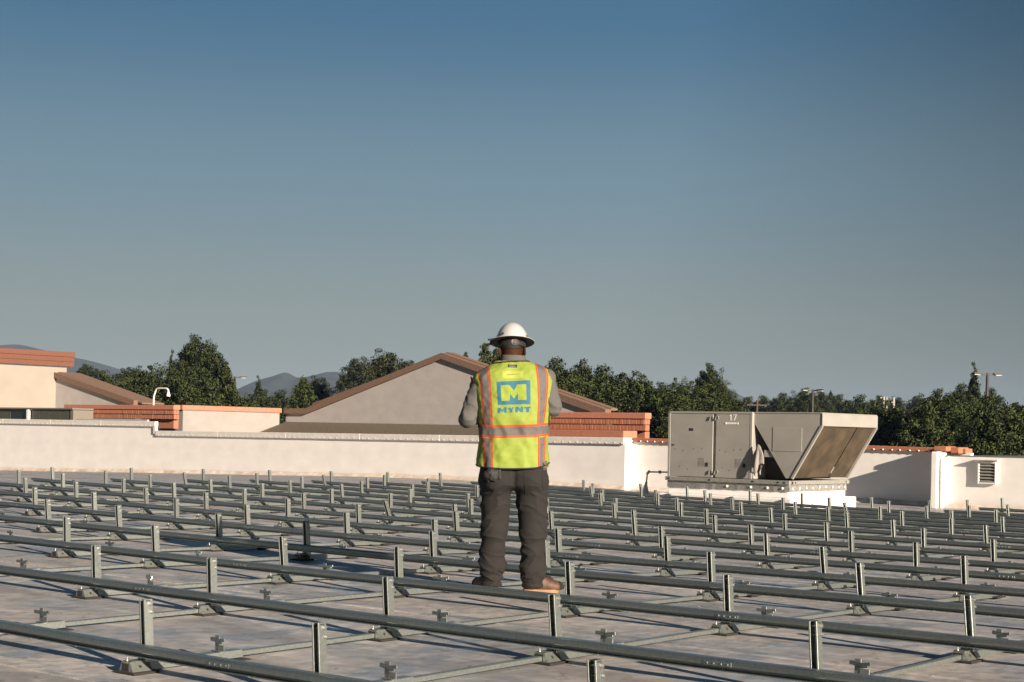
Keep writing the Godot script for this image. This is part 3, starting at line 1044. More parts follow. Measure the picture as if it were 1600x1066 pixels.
	b.box(Vector3(-0.09, ty / 2 - 0.1, -0.4), Vector3(0.18, ty + 0.06, 0.82), 0.01)
	b.box(Vector3(-5.5, ty / 2 - 0.1, -0.75), Vector3(10.9, ty + 0.06, 0.1))
	part("housing", b.mesh(mats.frame), o)
	var marks := [108.0, 94.0, 78.0, 62.0, 48.5]
	for k in 4:
		var a := pv(marks[k + 1], 648, V).x - c1.x
		var c := pv(marks[k], 648, V).x - c1.x
		b = MB.new()
		b.box(Vector3((a + c) / 2, ty / 2 - 0.12, -0.03), Vector3(c - a - 0.03, ty + 0.1, 0.03), 0.004)
		part("pane", b.mesh(mats.olive), o)
	b = MB.new()
	b.box(Vector3(pv(45, 648, V).x - c1.x, ty / 2 - 0.12, 0.02), Vector3(0.12, ty + 0.1, 0.1), 0.01)
	part("mullion", b.mesh(mats.whitepaint), o)
	for k in 2:
		var a := pv([16.0, -30.0][k], 648, V).x - c1.x
		var c := pv([42.0, 15.0][k], 648, V).x - c1.x
		b = MB.new()
		b.box(Vector3((a + c) / 2, ty / 2 - 0.12, -0.06), Vector3(c - a - 0.02, ty + 0.1, 0.03))
		part("pane", b.mesh([mats.glass, mats.olive][k]), o)
	# low wall in the gap, shade put into its dark grey colour
	V = 37.0
	var w0 := pv(236, 668, V)
	var w1 := pv(292, 668, V)
	o = thing("low_wall", "short wall coloured grey as in shade, in the gap beside the brick cornice", "wall", gp(w0.x, V, -1.0), -TH)
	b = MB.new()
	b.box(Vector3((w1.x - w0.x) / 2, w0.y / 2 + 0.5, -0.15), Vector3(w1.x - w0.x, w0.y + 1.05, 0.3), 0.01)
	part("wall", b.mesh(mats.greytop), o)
	b = MB.new()
	b.box(Vector3((w1.x - w0.x) / 2, w0.y + 1.08, -0.15), Vector3(w1.x - w0.x, 0.07, 0.4), 0.01)
	part("cap", b.mesh(mats.pole), o)
	# white gooseneck pipe
	V = 35.2
	var q0 := pv(239.5, 640, V)
	o = thing("gooseneck_pipe", "white gooseneck pipe standing behind the brick cornice", "pipe", gp(q0.x, V, q0.y - 0.6), -TH)
	var ps := []
	for e in [[239.5, 650], [240, 625], [240.5, 619], [243.5, 610], [245, 607.5], [248, 606.8], [259, 606.8], [261.5, 607.6], [263, 609.5], [263.2, 613]]:
		var q := pv(e[0], e[1], V)
		ps.append(Vector3(q.x - q0.x, q.y - q0.y + 0.6, 0))
	b = MB.new()
	var rs := []
	for e in ps: rs.append(0.03)
	b.tube(ps, rs, 10)
	part("pipe", b.mesh(mats.whitepaint), o)
	b = MB.new()
	b.x = Transform3D(Basis.IDENTITY, ps[-1])
	b.lathe([Vector2(0.0, 0.02), Vector2(0.04, 0.01), Vector2(0.05, -0.05), Vector2(0.075, -0.10), Vector2(0.06, -0.14), Vector2(0.0, -0.15)], 16)
	part("outlet", b.mesh(mats.whitepaint), o)
	# far shops with orange roofs
	for k in 2:
		var c := pz([1427.0, 1592.0][k], 640, [190.0, 175.0][k])
		o = thing("far_shop", ["far low shop with orange roof behind the dark trees", "far low shop with orange roof past the tall lamp"][k], "building", Vector3(c.x, -6.5, c.z), 0.15)
		b = MB.new()
		b.box(Vector3(0, 2.6, 0), Vector3(6.0, 5.2, 6.0), 0.02)
		part("wall", b.mesh(mats.stucco), o)
		b = MB.new()
		var hh := c.y + 6.5
		b.prism(PackedVector2Array([Vector2(-3.3, 5.2), Vector2(3.3, 5.2), Vector2(2.6, hh), Vector2(-2.6, hh)]), -3.2, 3.2)
		part("roof", b.mesh(mats.terracotta), o)

# ------------------------------------------------------------------ air handler
func build_air_handler():
	var VF := 28.0
	var ul := pv(1044, 700, VF).x
	var y0 := roof_y(-17.5, 28.6) - 0.02
	var o := thing("air_handler", "weathered beige rooftop air handler with open side and slanted intake hood", "air conditioner", gp(ul, VF, y0), -TH)
	var hp := func(px: float, py: float) -> Vector2: return pv(px, py, VF) - Vector2(ul, y0)
	var tl: Vector2 = hp.call(1044, 642.5)
	var xb: float = hp.call(1175.5, 700).x
	var xe: float = hp.call(1233, 750).x
	var xt: float = hp.call(1282, 650).x
	var yf: float = hp.call(1044, 744).y
	var yfb: float = hp.call(1044, 750).y
	var yfl: float = hp.call(1044, 759).y
	var ypl: float = hp.call(1044, 770).y
	var D := pu(1322, 752, pv(1233, 752, VF).x).x - VF
	var top := tl.y
	var sb := 0.07                 # the hood side sits this far behind the doors
	var b := MB.new()
	b.box(Vector3(xe / 2, ypl / 2 - 0.1, -D / 2), Vector3(xe + 0.30, ypl + 0.2, D + 0.36), 0.02)
	part("plinth", b.mesh(mats.membrane), o)
	b = MB.new()
	b.box(Vector3(xe / 2, (ypl + yfl) / 2, -D / 2), Vector3(xe - 0.02, yfl - ypl + 0.002, D - 0.02), 0.015)
	part("kerb", b.mesh(mats.membrane), o)
	b = MB.new()
	# wavy metal flashing
	var n := 34
	for k in n:
		for s in 2:
			var len_: float = xe if s == 0 else D
			var a := len_ * k / n
			var c := len_ * (k + 1) / n
			var wa := 0.018 * noise.get_noise_1d(a * 170.0 + s * 99.0)
			var wc := 0.018 * noise.get_noise_1d(c * 170.0 + s * 99.0)
			if s == 0: b.quad(Vector3(a, yfl - 0.02, 0.012 + wa), Vector3(c, yfl - 0.02, 0.012 + wc), Vector3(c, yfb, 0.004), Vector3(a, yfb, 0.004))
			else: b.quad(Vector3(xe + 0.012 + wa, yfl - 0.02, -a), Vector3(xe + 0.012 + wc, yfl - 0.02, -c), Vector3(xe + 0.004, yfb, -c), Vector3(xe + 0.004, yfb, -a))
	part("flashing", b.mesh(mats.flash), o)
	b = MB.new()
	for k in 9:
		b.box(Vector3(xe + 0.022, yfl + 0.05 + rng.randf_range(-0.01, 0.01), -0.12 - k * (D - 0.2) / 8.0), Vector3(0.03, 0.045, 0.045), 0.013)
	for x in [1.45, 2.0, 2.38, 2.72]:
		b.box(Vector3(x, yfl + 0.045, 0.022), Vector3(0.045, 0.05, 0.03), 0.013)
	part("sealant_dabs", b.mesh(mats.fastener), o).set_meta("kind", "stuff")
	b = MB.new()
	b.box(Vector3(xe / 2, (yf + yfb) / 2, 0.0), Vector3(xe + 0.06, yf - yfb, 0.10), 0.006)
	b.box(Vector3(xe, (yf + yfb) / 2, -D / 2 - 0.055), Vector3(0.10, yf - yfb, D), 0.006)
	b.box(Vector3(xe / 2, (yf + yfb) / 2, -D / 2 - 0.055), Vector3(xe - 0.11, yf - yfb - 0.01, D - 0.02))
	var fr := part("base_frame", b.mesh(mats.hvacframe), o)
	for x in [0.06, 1.05, 2.06, xe - 0.22, xe - 0.08]:
		b = MB.new()
		b.box(Vector3(x, (yf + yfb) / 2, 0.052), Vector3(0.05, 0.035, 0.008), 0.003)
		part("lifting_hole", b.mesh(mats.rubber), fr)
	for z in [-0.06, -0.16, -D + 0.1]:
		b = MB.new()
		b.box(Vector3(xe + 0.052, (yf + yfb) / 2, z), Vector3(0.008, 0.04, 0.03), 0.003)
		part("lifting_hole", b.mesh(mats.rubber), fr)
	# door side cabinet
	b = MB.new()
	b.box(Vector3(xb / 2, (yf + top) / 2, -D / 2 - 0.012), Vector3(xb - 0.012, top - yf - 0.01, D - 0.02), 0.01)
	part("cabinet", b.mesh(mats.hvac), o)
	b = MB.new()
	b.box(Vector3(0.03, (yf + top) / 2, 0.0), Vector3(0.06, top - yf, 0.03), 0.006)
	b.box(Vector3(xb / 2, top - 0.022, 0.0), Vector3(xb, 0.044, 0.03), 0.006)
	b.box(Vector3(xb - 0.03, (yf + top) / 2 - 0.02, 0.001), Vector3(0.056, top - yf - 0.05, 0.026), 0.005)
	part("corner_trim", b.mesh(mats.hvac), o)
	var seam: float = hp.call(1114.5, 700).x
	var doors := [[0.065, seam - 0.008], [seam + 0.06, xb - 0.062]]
	for k in 2:
		b = MB.new()
		var d: Array = doors[k]
		b.box(Vector3((d[0] + d[1]) / 2, (yf + top) / 2 - 0.022, -0.002), Vector3(d[1] - d[0], top - yf - 0.06, 0.024), 0.006)
		var dr := part("door", b.mesh(mats.hvac), o)
		# little grille and dark inspection port
		var gx: float = hp.call([1098.0, 1156.0][k], 722).x
		var gy: float = hp.call(1098, 722).y
		b = MB.new()
		for s in 7: b.box(Vector3(gx - 0.02, gy - 0.075 + s * 0.025, 0.013), Vector3(0.15, 0.012, 0.008), 0.002)
		part("grille", b.mesh(mats.hvacframe), dr)
		b = MB.new()
		b.box(Vector3(gx + 0.105, gy - 0.045, 0.014), Vector3(0.06, 0.08, 0.012), 0.003)
		part("port", b.mesh(mats.rubber), dr)
		for e in [[0.12, 0.42], [0.3, 0.40], [0.55, 0.43], [0.42, 0.12], [0.22, 0.16], [0.75, 0.44]]:
			b = MB.new()
			b.box(Vector3(lerpf(d[0], d[1], e[0]), lerpf(yf, top, e[1]), 0.011), Vector3(0.018, 0.018, 0.006), 0.004)
			part("screw", b.mesh(mats.rubber), dr)
		for yy in [653.0, 737.5]:
			var hx := seam + (-0.04 if k == 0 else 0.09)
			var hy: float = hp.call(1110, yy).y
			b = MB.new()
			b.bar(Vector3(hx - 0.045, hy - 0.045, 0.03), Vector3(hx - 0.02, hy + 0.025, 0.03), 0.02, 0.018, Vector3(0, 0, 1))
			b.bar(Vector3(hx - 0.025, hy + 0.025, 0.03), Vector3(hx + 0.04, hy + 0.035, 0.03), 0.018, 0.018)
			b.bar(Vector3(hx + 0.035, hy + 0.035, 0.03), Vector3(hx + 0.04, hy - 0.02, 0.03), 0.016, 0.016, Vector3(0, 0, 1))
			b.box(Vector3(hx, hy + 0.01, 0.017), Vector3(0.05, 0.04, 0.02), 0.004)
			part("latch", b.mesh(mats.hvacframe), dr)
		if k == 0:
			b = MB.new()
			b.box(Vector3(hp.call(1080.5, 671).x, hp.call(1080.5, 671).y, 0.012), Vector3(0.10, 0.055, 0.006), 0.002)
			part("tag", b.mesh(mats.rubber), dr)
			b = MB.new()
			b.box(Vector3(hp.call(1052, 695).x, hp.call(1052, 695).y, 0.012), Vector3(0.06, 0.03, 0.008), 0.004)
			part("keyhole", b.mesh(mats.rubber), dr)
		else:
			var tm := TextMesh.new()
			tm.text = "17"
			tm.font_size = 16
			tm.pixel_size = 0.0105
			tm.depth = 0.004
			tm.material = mats.whitepaint
			var q: Vector2 = hp.call(1145.5, 652)
			part("unit_number", tm, dr, Vector3(q.x, q.y, 0.0125))
			b = MB.new()
			q = hp.call(1144, 661.5)
			b.box(Vector3(q.x, q.y, 0.0115), Vector3(0.30, 0.035, 0.005), 0.002)
			for s in [-0.14, 0.14]: b.box(Vector3(q.x + s, q.y, 0.0145), Vector3(0.03, 0.042, 0.006), 0.003)
			part("name_plate", b.mesh(mats.whitepaint), dr)
	# hood side panels, V shaped
	var pts := PackedVector2Array()
	for e in [[1176.5, 643.5], [1282, 644.5], [1282, 665], [1234.5, 747.5], [1225, 747.5], [1176.5, 662]]: pts.append(hp.call(e[0], e[1]))
	for z in [-sb - 0.02, -D + 0.01]:
		b = MB.new()
		b.prism(pts, z, z + 0.02)
		part("hood_side", b.mesh(mats.hvac), o)
	b = MB.new()
	var r0: Vector2 = hp.call(1205, 667.5)
	var r1: Vector2 = hp.call(1250, 706)
	b.box(Vector3((r0.x + r1.x) / 2, (r0.y + r1.y) / 2, -sb + 0.004), Vector3(r1.x - r0.x, r0.y - r1.y, 0.008), 0.003)
	part("access_panel", b.mesh(mats.hvac), o)
	b = MB.new()
	b.box(Vector3((xb + xt) / 2, top - 0.012, (-sb - D) / 2), Vector3(xt - xb + 0.02, 0.024, D - sb + 0.03), 0.006)
	part("hood_top", b.mesh(mats.hvac), o)
	var c1: Vector2 = hp.call(1282, 665.5)
	var c2: Vector2 = hp.call(1234.5, 748)
	b = MB.new()
	b.box(Vector3(xt + 0.012, (top + c1.y) / 2 - 0.012, (-sb - D) / 2), Vector3(0.024, top - c1.y - 0.02, D - sb + 0.03), 0.005)
	part("hood_front", b.mesh(mats.hvac), o)
	var dir := (c2 - c1).normalized()
	var nn := Vector2(-dir.y, dir.x)
	if nn.x < 0: nn = -nn
	var hl := c1.distance_to(c2)
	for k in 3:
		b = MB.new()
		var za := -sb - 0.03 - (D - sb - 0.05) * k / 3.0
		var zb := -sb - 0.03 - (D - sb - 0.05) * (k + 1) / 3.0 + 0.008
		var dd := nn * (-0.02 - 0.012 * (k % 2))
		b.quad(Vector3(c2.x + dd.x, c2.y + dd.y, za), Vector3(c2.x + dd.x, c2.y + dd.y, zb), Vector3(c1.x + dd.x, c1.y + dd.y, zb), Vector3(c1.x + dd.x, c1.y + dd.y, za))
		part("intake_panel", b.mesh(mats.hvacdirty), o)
	for z in [-sb - 0.005, -D - 0.0]:
		b = MB.new()
		b.bar(Vector3(c1.x, c1.y, z), Vector3(c2.x, c2.y, z), 0.05, 0.05, Vector3(0, 0, 1))
		part("hood_edge", b.mesh(mats.hvac), o)
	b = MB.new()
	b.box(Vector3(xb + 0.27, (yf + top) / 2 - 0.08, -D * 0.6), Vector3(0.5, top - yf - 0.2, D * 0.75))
	part("shade_fill", b.mesh(mats.filter), o)  # added dark box, stands in for the shaded hollow of the hood
	b = MB.new()
	var e0: Vector2 = hp.call(1190, 703)
	var e1: Vector2 = hp.call(1208, 714.5)
	b.box(Vector3((e0.x + e1.x) / 2, (e0.y + e1.y) / 2, -sb - 0.03), Vector3(e1.x - e0.x, e0.y - e1.y, 0.01), 0.003)
	part("cross_strap", b.mesh(mats.hvac), o)
	b = MB.new()
	e0 = hp.call(1180, 734)
	b.box(Vector3(e0.x - 0.01, e0.y + 0.02, -0.02), Vector3(0.12, 0.15, 0.10), 0.008)
	b.box(Vector3(e0.x - 0.06, e0.y - 0.11, -0.03), Vector3(0.06, 0.12, 0.06), 0.005)
	part("junction_box", b.mesh(mats.stucco), o)
	# rag hung over the edge of the opening
	var rag := thing("hanging_rag", "pale grey rag draped over the open side of the air handler", "cloth", gp(ul, VF, y0), -TH)
	var st := SurfaceTool.new()
	st.begin(Mesh.PRIMITIVE_TRIANGLES)
	var a0: Vector2 = hp.call(1187, 694.5)
	var a1: Vector2 = hp.call(1186.5, 733)
	var cols := 26
	var rows := 22
	for r in rows + 1:
		var t := float(r) / rows
		var w := lerpf(0.05, 0.10, smooth_step(0.0, 0.8, t))
		for c in cols + 1:
			var s := float(c) / cols
			var ang := s * TAU
			var rad := w * (1.0 + 0.5 * sin(ang * 4.0 + t * 1.5) * smooth_step(0.05, 0.5, t))
			var yb := lerpf(a0.y, a1.y + 0.12 * sin(ang * 2.0 + 1.0), t)
			if r == 0: rad = 0.01
			elif r == 1: rad *= 0.6
			elif r == 2: rad *= 0.85
			st.add_vertex(Vector3(a0.x + 0.01 * sin(t * 5.0) + rad * cos(ang), yb, 0.055 + rad * 0.62 * sin(ang)))
	for r in rows:
		for c in cols:
			var i := r * (cols + 1) + c
			for k in [i, i + 1, i + cols + 1, i + 1, i + cols + 2, i + cols + 1]: st.add_index(k)
	st.generate_normals()
	st.set_material(mats.rag)
	part("cloth", st.commit(), rag)
	# gas line
	var g := thing("gas_pipe", "thin grey gas pipe rising from a white cone into the air handler", "pipe", gp(ul, VF + 0.3, y0), -TH)
	var pp := []
	for e in [[1008.5, 766], [1009.5, 756], [1011, 745], [1011.2, 740], [1013, 738], [1017, 737.3], [1046, 737.8]]:
		var q := pv(e[0], e[1], VF + 0.3)
		pp.append(Vector3(q.x - ul, q.y - y0, 0))
	b = MB.new()
	var rs := []
	for e in pp: rs.append(0.017)
	b.tube(pp, rs, 10)
	var gl := part("pipe", b.mesh(mats.pipe), g)
	for k in [1, 4]:
		b = MB.new()
		b.tube([pp[k] - (pp[k] - pp[k - 1]).normalized() * 0.04, pp[k] + (pp[k] - pp[k - 1]).normalized() * 0.04], [0.028, 0.028], 10)
		part("fitting", b.mesh(mats.pipe), gl)
	b = MB.new()
	var q2 := pv(1031, 737.6, VF + 0.3)
	b.box(Vector3(q2.x - ul, q2.y - y0, 0), Vector3(0.06, 0.07, 0.06), 0.015)
	part("fitting", b.mesh(mats.pipe), gl)
	b = MB.new()
	var cb := pv(1008.5, 773, VF + 0.3)
	b.x = Transform3D(Basis.IDENTITY, Vector3(cb.x - ul, cb.y - y0 - 0.03, 0))
	b.lathe([Vector2(0.10, -0.06), Vector2(0.085, 0.03), Vector2(0.035, 0.24), Vector2(0.0, 0.245)], 18)
	part("cone", b.mesh(mats.membrane), g)

# ------------------------------------------------------------------ lamps, masts, trees
func lamp_post(px: float, py: float, z: float, label: String, arms: int):
	var t := pz(px, py, z)
	var o := thing("street_lamp", label, "street lamp", Vector3(t.x, -6.5, t.z), 0.25, "parking lot lamps")
	var h := t.y + 6.5
	var b := MB.new()
	b.tube([Vector3(0, 0, 0), Vector3(0, h * 0.5, 0), Vector3(0, h, 0)], [0.11, 0.095, 0.075], 10)
	part("pole", b.mesh(mats.pole), o)
	for k in arms:
		var a := PI * k + (0.9 if k == 2 else 0.0)
		var d := Vector3(cos(a), 0, sin(a))
		b = MB.new()
		b.bar(Vector3(0, h - 0.08, 0), d * 0.45 + Vector3(0, h - 0.05, 0), 0.07, 0.08)
		b.bar(d * 0.32 + Vector3(0, h - 0.04, 0), d * 0.78 + Vector3(0, h - 0.02, 0), 0.24, 0.09)
		var arm := part("lamp_arm", b.mesh(mats.pole), o)
		b = MB.new()
		b.bar(d * 0.42 + Vector3(0, h - 0.10, 0), d * 0.74 + Vector3(0, h - 0.085, 0), 0.18, 0.03)
		part("lens", b.mesh(mats.lampglass), arm)

func crown(seed_: int, kind: String, n: int, per: int, leaf: float, tint: Color) -> ArrayMesh:
	# many small leaves gathered in clumps; unit crown: spread 1 and height 1, from y = 0 to y = 1
	var r := RandomNumberGenerator.new()
	r.seed = seed_
	var f := FastNoiseLite.new()
	f.seed = seed_
	f.frequency = 1.5
	var vs := PackedVector3Array()
	var ns := PackedVector3Array()
	var cs := PackedColorArray()
	for k in n:
		var y := r.randf()
		var rad := 0.0
		if kind == "cone":
			y = 1.0 - sqrt(r.randf())
			rad = 0.5 * pow(1.0 - y, 0.85) + 0.015
		elif kind == "pear":
			rad = 0.5 * pow(sin(PI * clampf(pow(y, 0.62), 0.0, 1.0)), 0.75) * (1.0 - 0.2 * y)
		else:
			y = sqrt(y) if r.randf() < 0.3 else y
			rad = 0.5 * pow(maxf(0.0, 1.0 - pow(absf(2.0 * y - 0.8) / 1.2, 2.4)), 0.5)
		var a := r.randf() * TAU
		rad *= 1.0 + 0.75 * f.get_noise_3d(cos(a) * 1.2, y * 2.6, sin(a) * 1.2)
		var q := pow(r.randf(), 0.42)
		var o := Vector3(cos(a) * rad * q, y * 0.95 + 0.25 * f.get_noise_2d(cos(a) * 2.0 + 7.0, sin(a) * 2.0) * y * 1.6, sin(a) * rad * q)
		if kind != "cone" and f.get_noise_3d(o.x * 5.0 + 9.0, o.y * 5.0, o.z * 5.0) < -0.16: continue
		var cl := r.randf_range(0.035, 0.095) * (0.6 if kind == "cone" else 1.0)
		var base := tint.lerp(Color(0.105, 0.110, 0.038), r.randf() * 0.4).lerp(Color(0.040, 0.066, 0.030), r.randf() * 0.4)      # young and old leaves mixed
		for m in per:
			var d := Vector3(r.randfn(), r.randfn() * 0.8 + 0.15, r.randfn()).normalized()
			var p := o + d * cl * pow(r.randf(), 0.45) * Vector3(1.2, 0.9, 1.2)
			var s := leaf * r.randf_range(0.6, 1.35)
			var ax := (d + Vector3(r.randfn(), r.randfn() - 0.4, r.randfn()) * 0.8).normalized()
			var sd := ax.cross(Vector3(r.randfn(), r.randfn(), r.randfn())).normalized()
			var nm := ax.cross(sd).normalized()
			if nm.dot(d) < 0: nm = -nm
			nm = (nm * 0.3 + d).normalized()
			var tip := p + ax * s
			var l := p + ax * s * 0.45 + sd * s * 0.36
			var g := p + ax * s * 0.45 - sd * s * 0.36
			for e in [p, l, tip, p, tip, g]:
				vs.append(e)
				ns.append(nm)
				cs.append(base)
	var arr := []
	arr.resize(Mesh.ARRAY_MAX)
	arr[Mesh.ARRAY_VERTEX] = vs
	arr[Mesh.ARRAY_NORMAL] = ns
	arr[Mesh.ARRAY_COLOR] = cs
	var mm := ArrayMesh.new()
	mm.add_surface_from_arrays(Mesh.PRIMITIVE_TRIANGLES, arr)
	mm.surface_set_material(0, mats.leaf)
	return mm

func trunk(seed_: int) -> ArrayMesh:
	# unit trunk from the ground (y = 0) to the top of the tree (y = 1), thickness and limb reach in the crown's measure
	var r := RandomNumberGenerator.new()
	r.seed = seed_
	var b := MB.new()
	b.tube([Vector3(0, 0, 0), Vector3(0.01, 0.25, 0), Vector3(0.0, 0.55, 0.01), Vector3(0.01, 0.92, 0)], [0.05, 0.038, 0.026, 0.006], 9)
	for k in 9:
		var y := 0.35 + 0.055 * k
		var a := k * 2.4 + r.randf()
		var d := Vector3(cos(a), r.randf_range(0.25, 0.5), sin(a))
		b.tube([Vector3(0.005, y, 0), Vector3(0.005, y, 0) + d * 0.14, Vector3(0.005, y + 0.02, 0) + d * 0.34 * (1.1 - 0.07 * k)], [0.018, 0.012, 0.003], 6)
	return b.mesh(mats.bark)

var crowns := {}
func tree(kind: String, px: float, top: float, z: float, wide: float, label: String, category := "tree", group := "", tall := 1.05):
	var t := pz(px, top, z)
	var h := t.y + 6.5
	var w := wide * z / F * 1.12
	var hc := minf(w * tall, h * 0.95)
	var called: String = {"oak": "broadleaf_tree", "pear": "leafy_tree", "cone": "conifer_tree", "olive": "dusky_tree", "bush": "bushy_tree", "pear2": "leafy_tree"}[kind]
	var o := thing(called, label, category, Vector3(t.x, -6.5, t.z), rng.randf() * TAU, group)
	var c := part("crown", crowns[kind][0], o, Vector3(0, h - hc, 0))
	c.scale = Vector3(w, hc, w)
	var k := part("trunk", crowns[kind][1], o)
	k.scale = Vector3(w, h, w)

func build_trees():
	crowns = {
		"oak": [crown(11, "oak", 420, 110, 0.028, Color(0.055, 0.075, 0.030)), trunk(1)],
		"olive": [crown(12, "oak", 420, 110, 0.025, Color(0.060, 0.066, 0.042)), trunk(2)],
		"pear": [crown(13, "pear", 420, 80, 0.030, Color(0.080, 0.108, 0.036)), trunk(3)],
		"pear2": [crown(16, "pear", 200, 46, 0.050, Color(0.090, 0.110, 0.042)), trunk(6)],
		"cone": [crown(14, "cone", 420, 40, 0.042, Color(0.040, 0.056, 0.030)), trunk(4)],
		"bush": [crown(15, "oak", 420, 110, 0.028, Color(0.066, 0.086, 0.032)), trunk(5)],
	}
	# [kind, px, top, distance, width px, label, height of the crown / width]
	tree("oak", 303, 537, 92, 62, "big bright leafy tree with the highest top above the gap in the walls", "tree", "", 1.35)
	tree("oak", 333, 552, 93, 56, "bright leafy shoulder tree joined to the highest bright tree", "tree", "", 1.4)
	tree("pear2", 352, 578, 91, 44, "loose leafy side tree before the lamp, beside the bright shoulder tree", "tree", "", 1.5)
	tree("bush", 278, 580, 90, 60, "loose leafy tree at the left foot of the highest bright tree", "tree", "", 1.3)
	tree("cone", 269, 557, 120, 34, "slim dark conifer tip peeking out behind the big bright tree", "tree", "", 2.5)
	var L := "leafy green tree in the hedge row behind the half gable roof"
	for e in [[168, 592, 88, 60], [200, 588, 90, 62], [232, 584, 86, 66], [255, 592, 84, 60], [288, 602, 82, 70], [325, 606, 84, 72], [366, 615, 86, 60], [392, 626, 86, 50], [215, 606, 80, 70]]:
		tree("bush", e[0], e[1], e[2], e[3], L, "tree", "hedge row behind the half gable", 1.25)
	tree("oak", 132, 574, 150, 32, "small round dark tree on the skyline beside the half gable roof")
	tree("oak", 150, 580, 150, 24, "smaller round dark tree touching the half gable's skyline tree")
	tree("olive", 211, 579, 140, 42, "grey green round crown poking out over the hedge row")
	tree("cone", 404, 594, 150, 30, "dark conifer alone before the hills, beside the gable's low end", "tree", "", 2.0)
	tree("oak", 440, 622, 150, 66, "low dark shrub mass under the hills beside the gable's low end")
	tree("oak", 412, 620, 140, 60, "low dark shrub mass at the foot of the lone conifer")
	tree("pear", 474, 597, 95, 50, "bright round tree just over the low end of the gable roof", "tree", "", 1.2)
	tree("olive", 496, 597, 110, 44, "dull round tree half hidden behind the bright round one", "tree", "", 1.3)
	tree("olive", 562, 570, 105, 64, "dusky rounded tree rising over the long gable slope", "tree", "", 1.2)
	tree("olive", 600, 561, 108, 84, "taller dusky tree crown over the long gable slope")
	tree("olive", 634, 568, 112, 40, "small dusky crown at the upper end of the long gable slope")
	tree("pear2", 757, 542, 80, 34, "sparse leafy tree top at the worker's left ear", "tree", "", 1.3)
	tree("pear2", 776, 550, 82, 36, "sparse leafy tree top right behind the worker's neck", "tree", "", 1.3)
	tree("pear2", 728, 552, 85, 14, "tiny tuft of leaves showing over the gable ridge", "tree", "", 1.3)
	var R := "dark green tree in the dense clump to the worker's right"
	for e in [["oak", 872, 576, 78, 80], ["olive", 908, 580, 84, 84], ["oak", 945, 590, 80, 90], ["olive", 980, 598, 86, 84], ["bush", 925, 604, 70, 86], ["bush", 968, 600, 72, 90], ["bush", 1010, 600, 74, 70], ["oak", 1034, 612, 70, 70], ["bush", 888, 606, 68, 80], ["bush", 1000, 622, 66, 90], ["bush", 1048, 630, 64, 70]]:
		tree(e[0], e[1], e[2], e[3], e[4], R, "tree", "dense clump beside the worker", 1.2)
	tree("bush", 1062, 602, 76, 46, "feathery tree standing over the air handler's left end", "tree", "", 1.6)
	tree("oak", 1108, 580, 82, 46, "bright tall tree above the air handler's doors", "tree", "", 1.6)
	tree("bush", 1127, 600, 83, 30, "small round side crown beside the bright tall tree, over the air handler", "tree", "", 1.2)
	tree("bush", 1090, 606, 78, 64, "low leafy tree filling in beside the bright tall one, over the air handler")
	tree("bush", 1140, 620, 84, 60, "low leafy tree right of the bright tall one, over the air handler")
	var S := "small far tree on the skyline beyond the air handler"
	for e in [["oak", 1190, 626, 170, 46], ["oak", 1225, 623, 165, 50], ["oak", 1258, 614, 150, 44], ["oak", 1280, 618, 155, 40], ["oak", 1310, 626, 170, 54], ["cone", 1298, 611, 180, 12], ["oak", 1345, 629, 165, 66], ["oak", 1375, 625, 170, 40], ["olive", 1400, 625, 175, 32], ["olive", 1434, 623, 160, 32], ["oak", 1168, 630, 170, 56], ["oak", 1440, 632, 170, 50], ["oak", 1585, 636, 170, 40]]:
		tree(e[0], e[1], e[2], e[3], e[4], S, "tree", "far skyline trees")
	tree("cone", 1522, 577, 92, 42, "tall dark pointed conifer beside the tall twin lamp", "tree", "", 2.2)
	tree("oak", 1466, 621, 88, 60, "dark rounded tree at the conifer's side before the far orange roof", "tree", "", 1.3)
	tree("oak", 1505, 614, 90, 60, "dark rounded tree touching the tall conifer", "tree", "", 1.4)
	tree("oak", 1546, 620, 94, 54, "dark tree behind the tall lamp's pole", "tree", "", 1.5)
	var Q := "leafy tree crowding the back of the louvred wall"
	for e in [["bush", 1390, 642, 62, 84], ["bush", 1438, 644, 60, 90], ["oak", 1485, 650, 64, 90], ["bush", 1530, 660, 56, 96], ["bush", 1580, 652, 60, 96], ["bush", 1352, 652, 64, 76], ["bush", 1632, 640, 66, 96], ["oak", 1480, 634, 72, 84], ["oak", 1545, 638, 74, 90], ["oak", 1592, 648, 76, 70]]:
		tree(e[0], e[1], e[2], e[3], e[4], Q, "tree", "trees behind the louvred wall", 1.2)
	lamp_post(1543, 583, 80, "tall dark twin lamp post rising over the trees by the conifer", 2)
	lamp_post(1270, 608.5, 110, "shorter looking dark lamp post over the air handler's hood", 3)
	lamp_post(367, 588, 107, "dark lamp post on the skyline beside the big bright tree", 2)
	lamp_post(1573, 634, 210, "tiny far lamp post beside the far orange roof", 2)
	var t := pz(1385, 620, 150)
	var o := thing("antenna_mast", "slim pale antenna mast with panels over the dark trees", "mast", Vector3(t.x, -6.5, t.z))
	var b := MB.new()
	b.tube([Vector3(0, 0, 0), Vector3(0, t.y + 6.5, 0)], [0.16, 0.12], 8)
	part("mast", b.mesh(mats.hvacframe), o)
	for k in 3:
		b = MB.new()
		b.box(Vector3(cos(k * 2.1) * 0.7, t.y + 6.0, sin(k * 2.1) * 0.7), Vector3(0.18, 1.0, 0.12), 0.03)
		b.bar(Vector3(0, t.y + 6.0, 0), Vector3(cos(k * 2.1) * 0.7, t.y + 6.0, sin(k * 2.1) * 0.7), 0.08, 0.08)
		part("panel_antenna", b.mesh(mats.hvac), o)
	t = pz(1183, 625, 160)
	o = thing("utility_pole", "tiny wooden utility pole with crossarm on the skyline", "pole", Vector3(t.x, -6.5, t.z))
	b = MB.new()
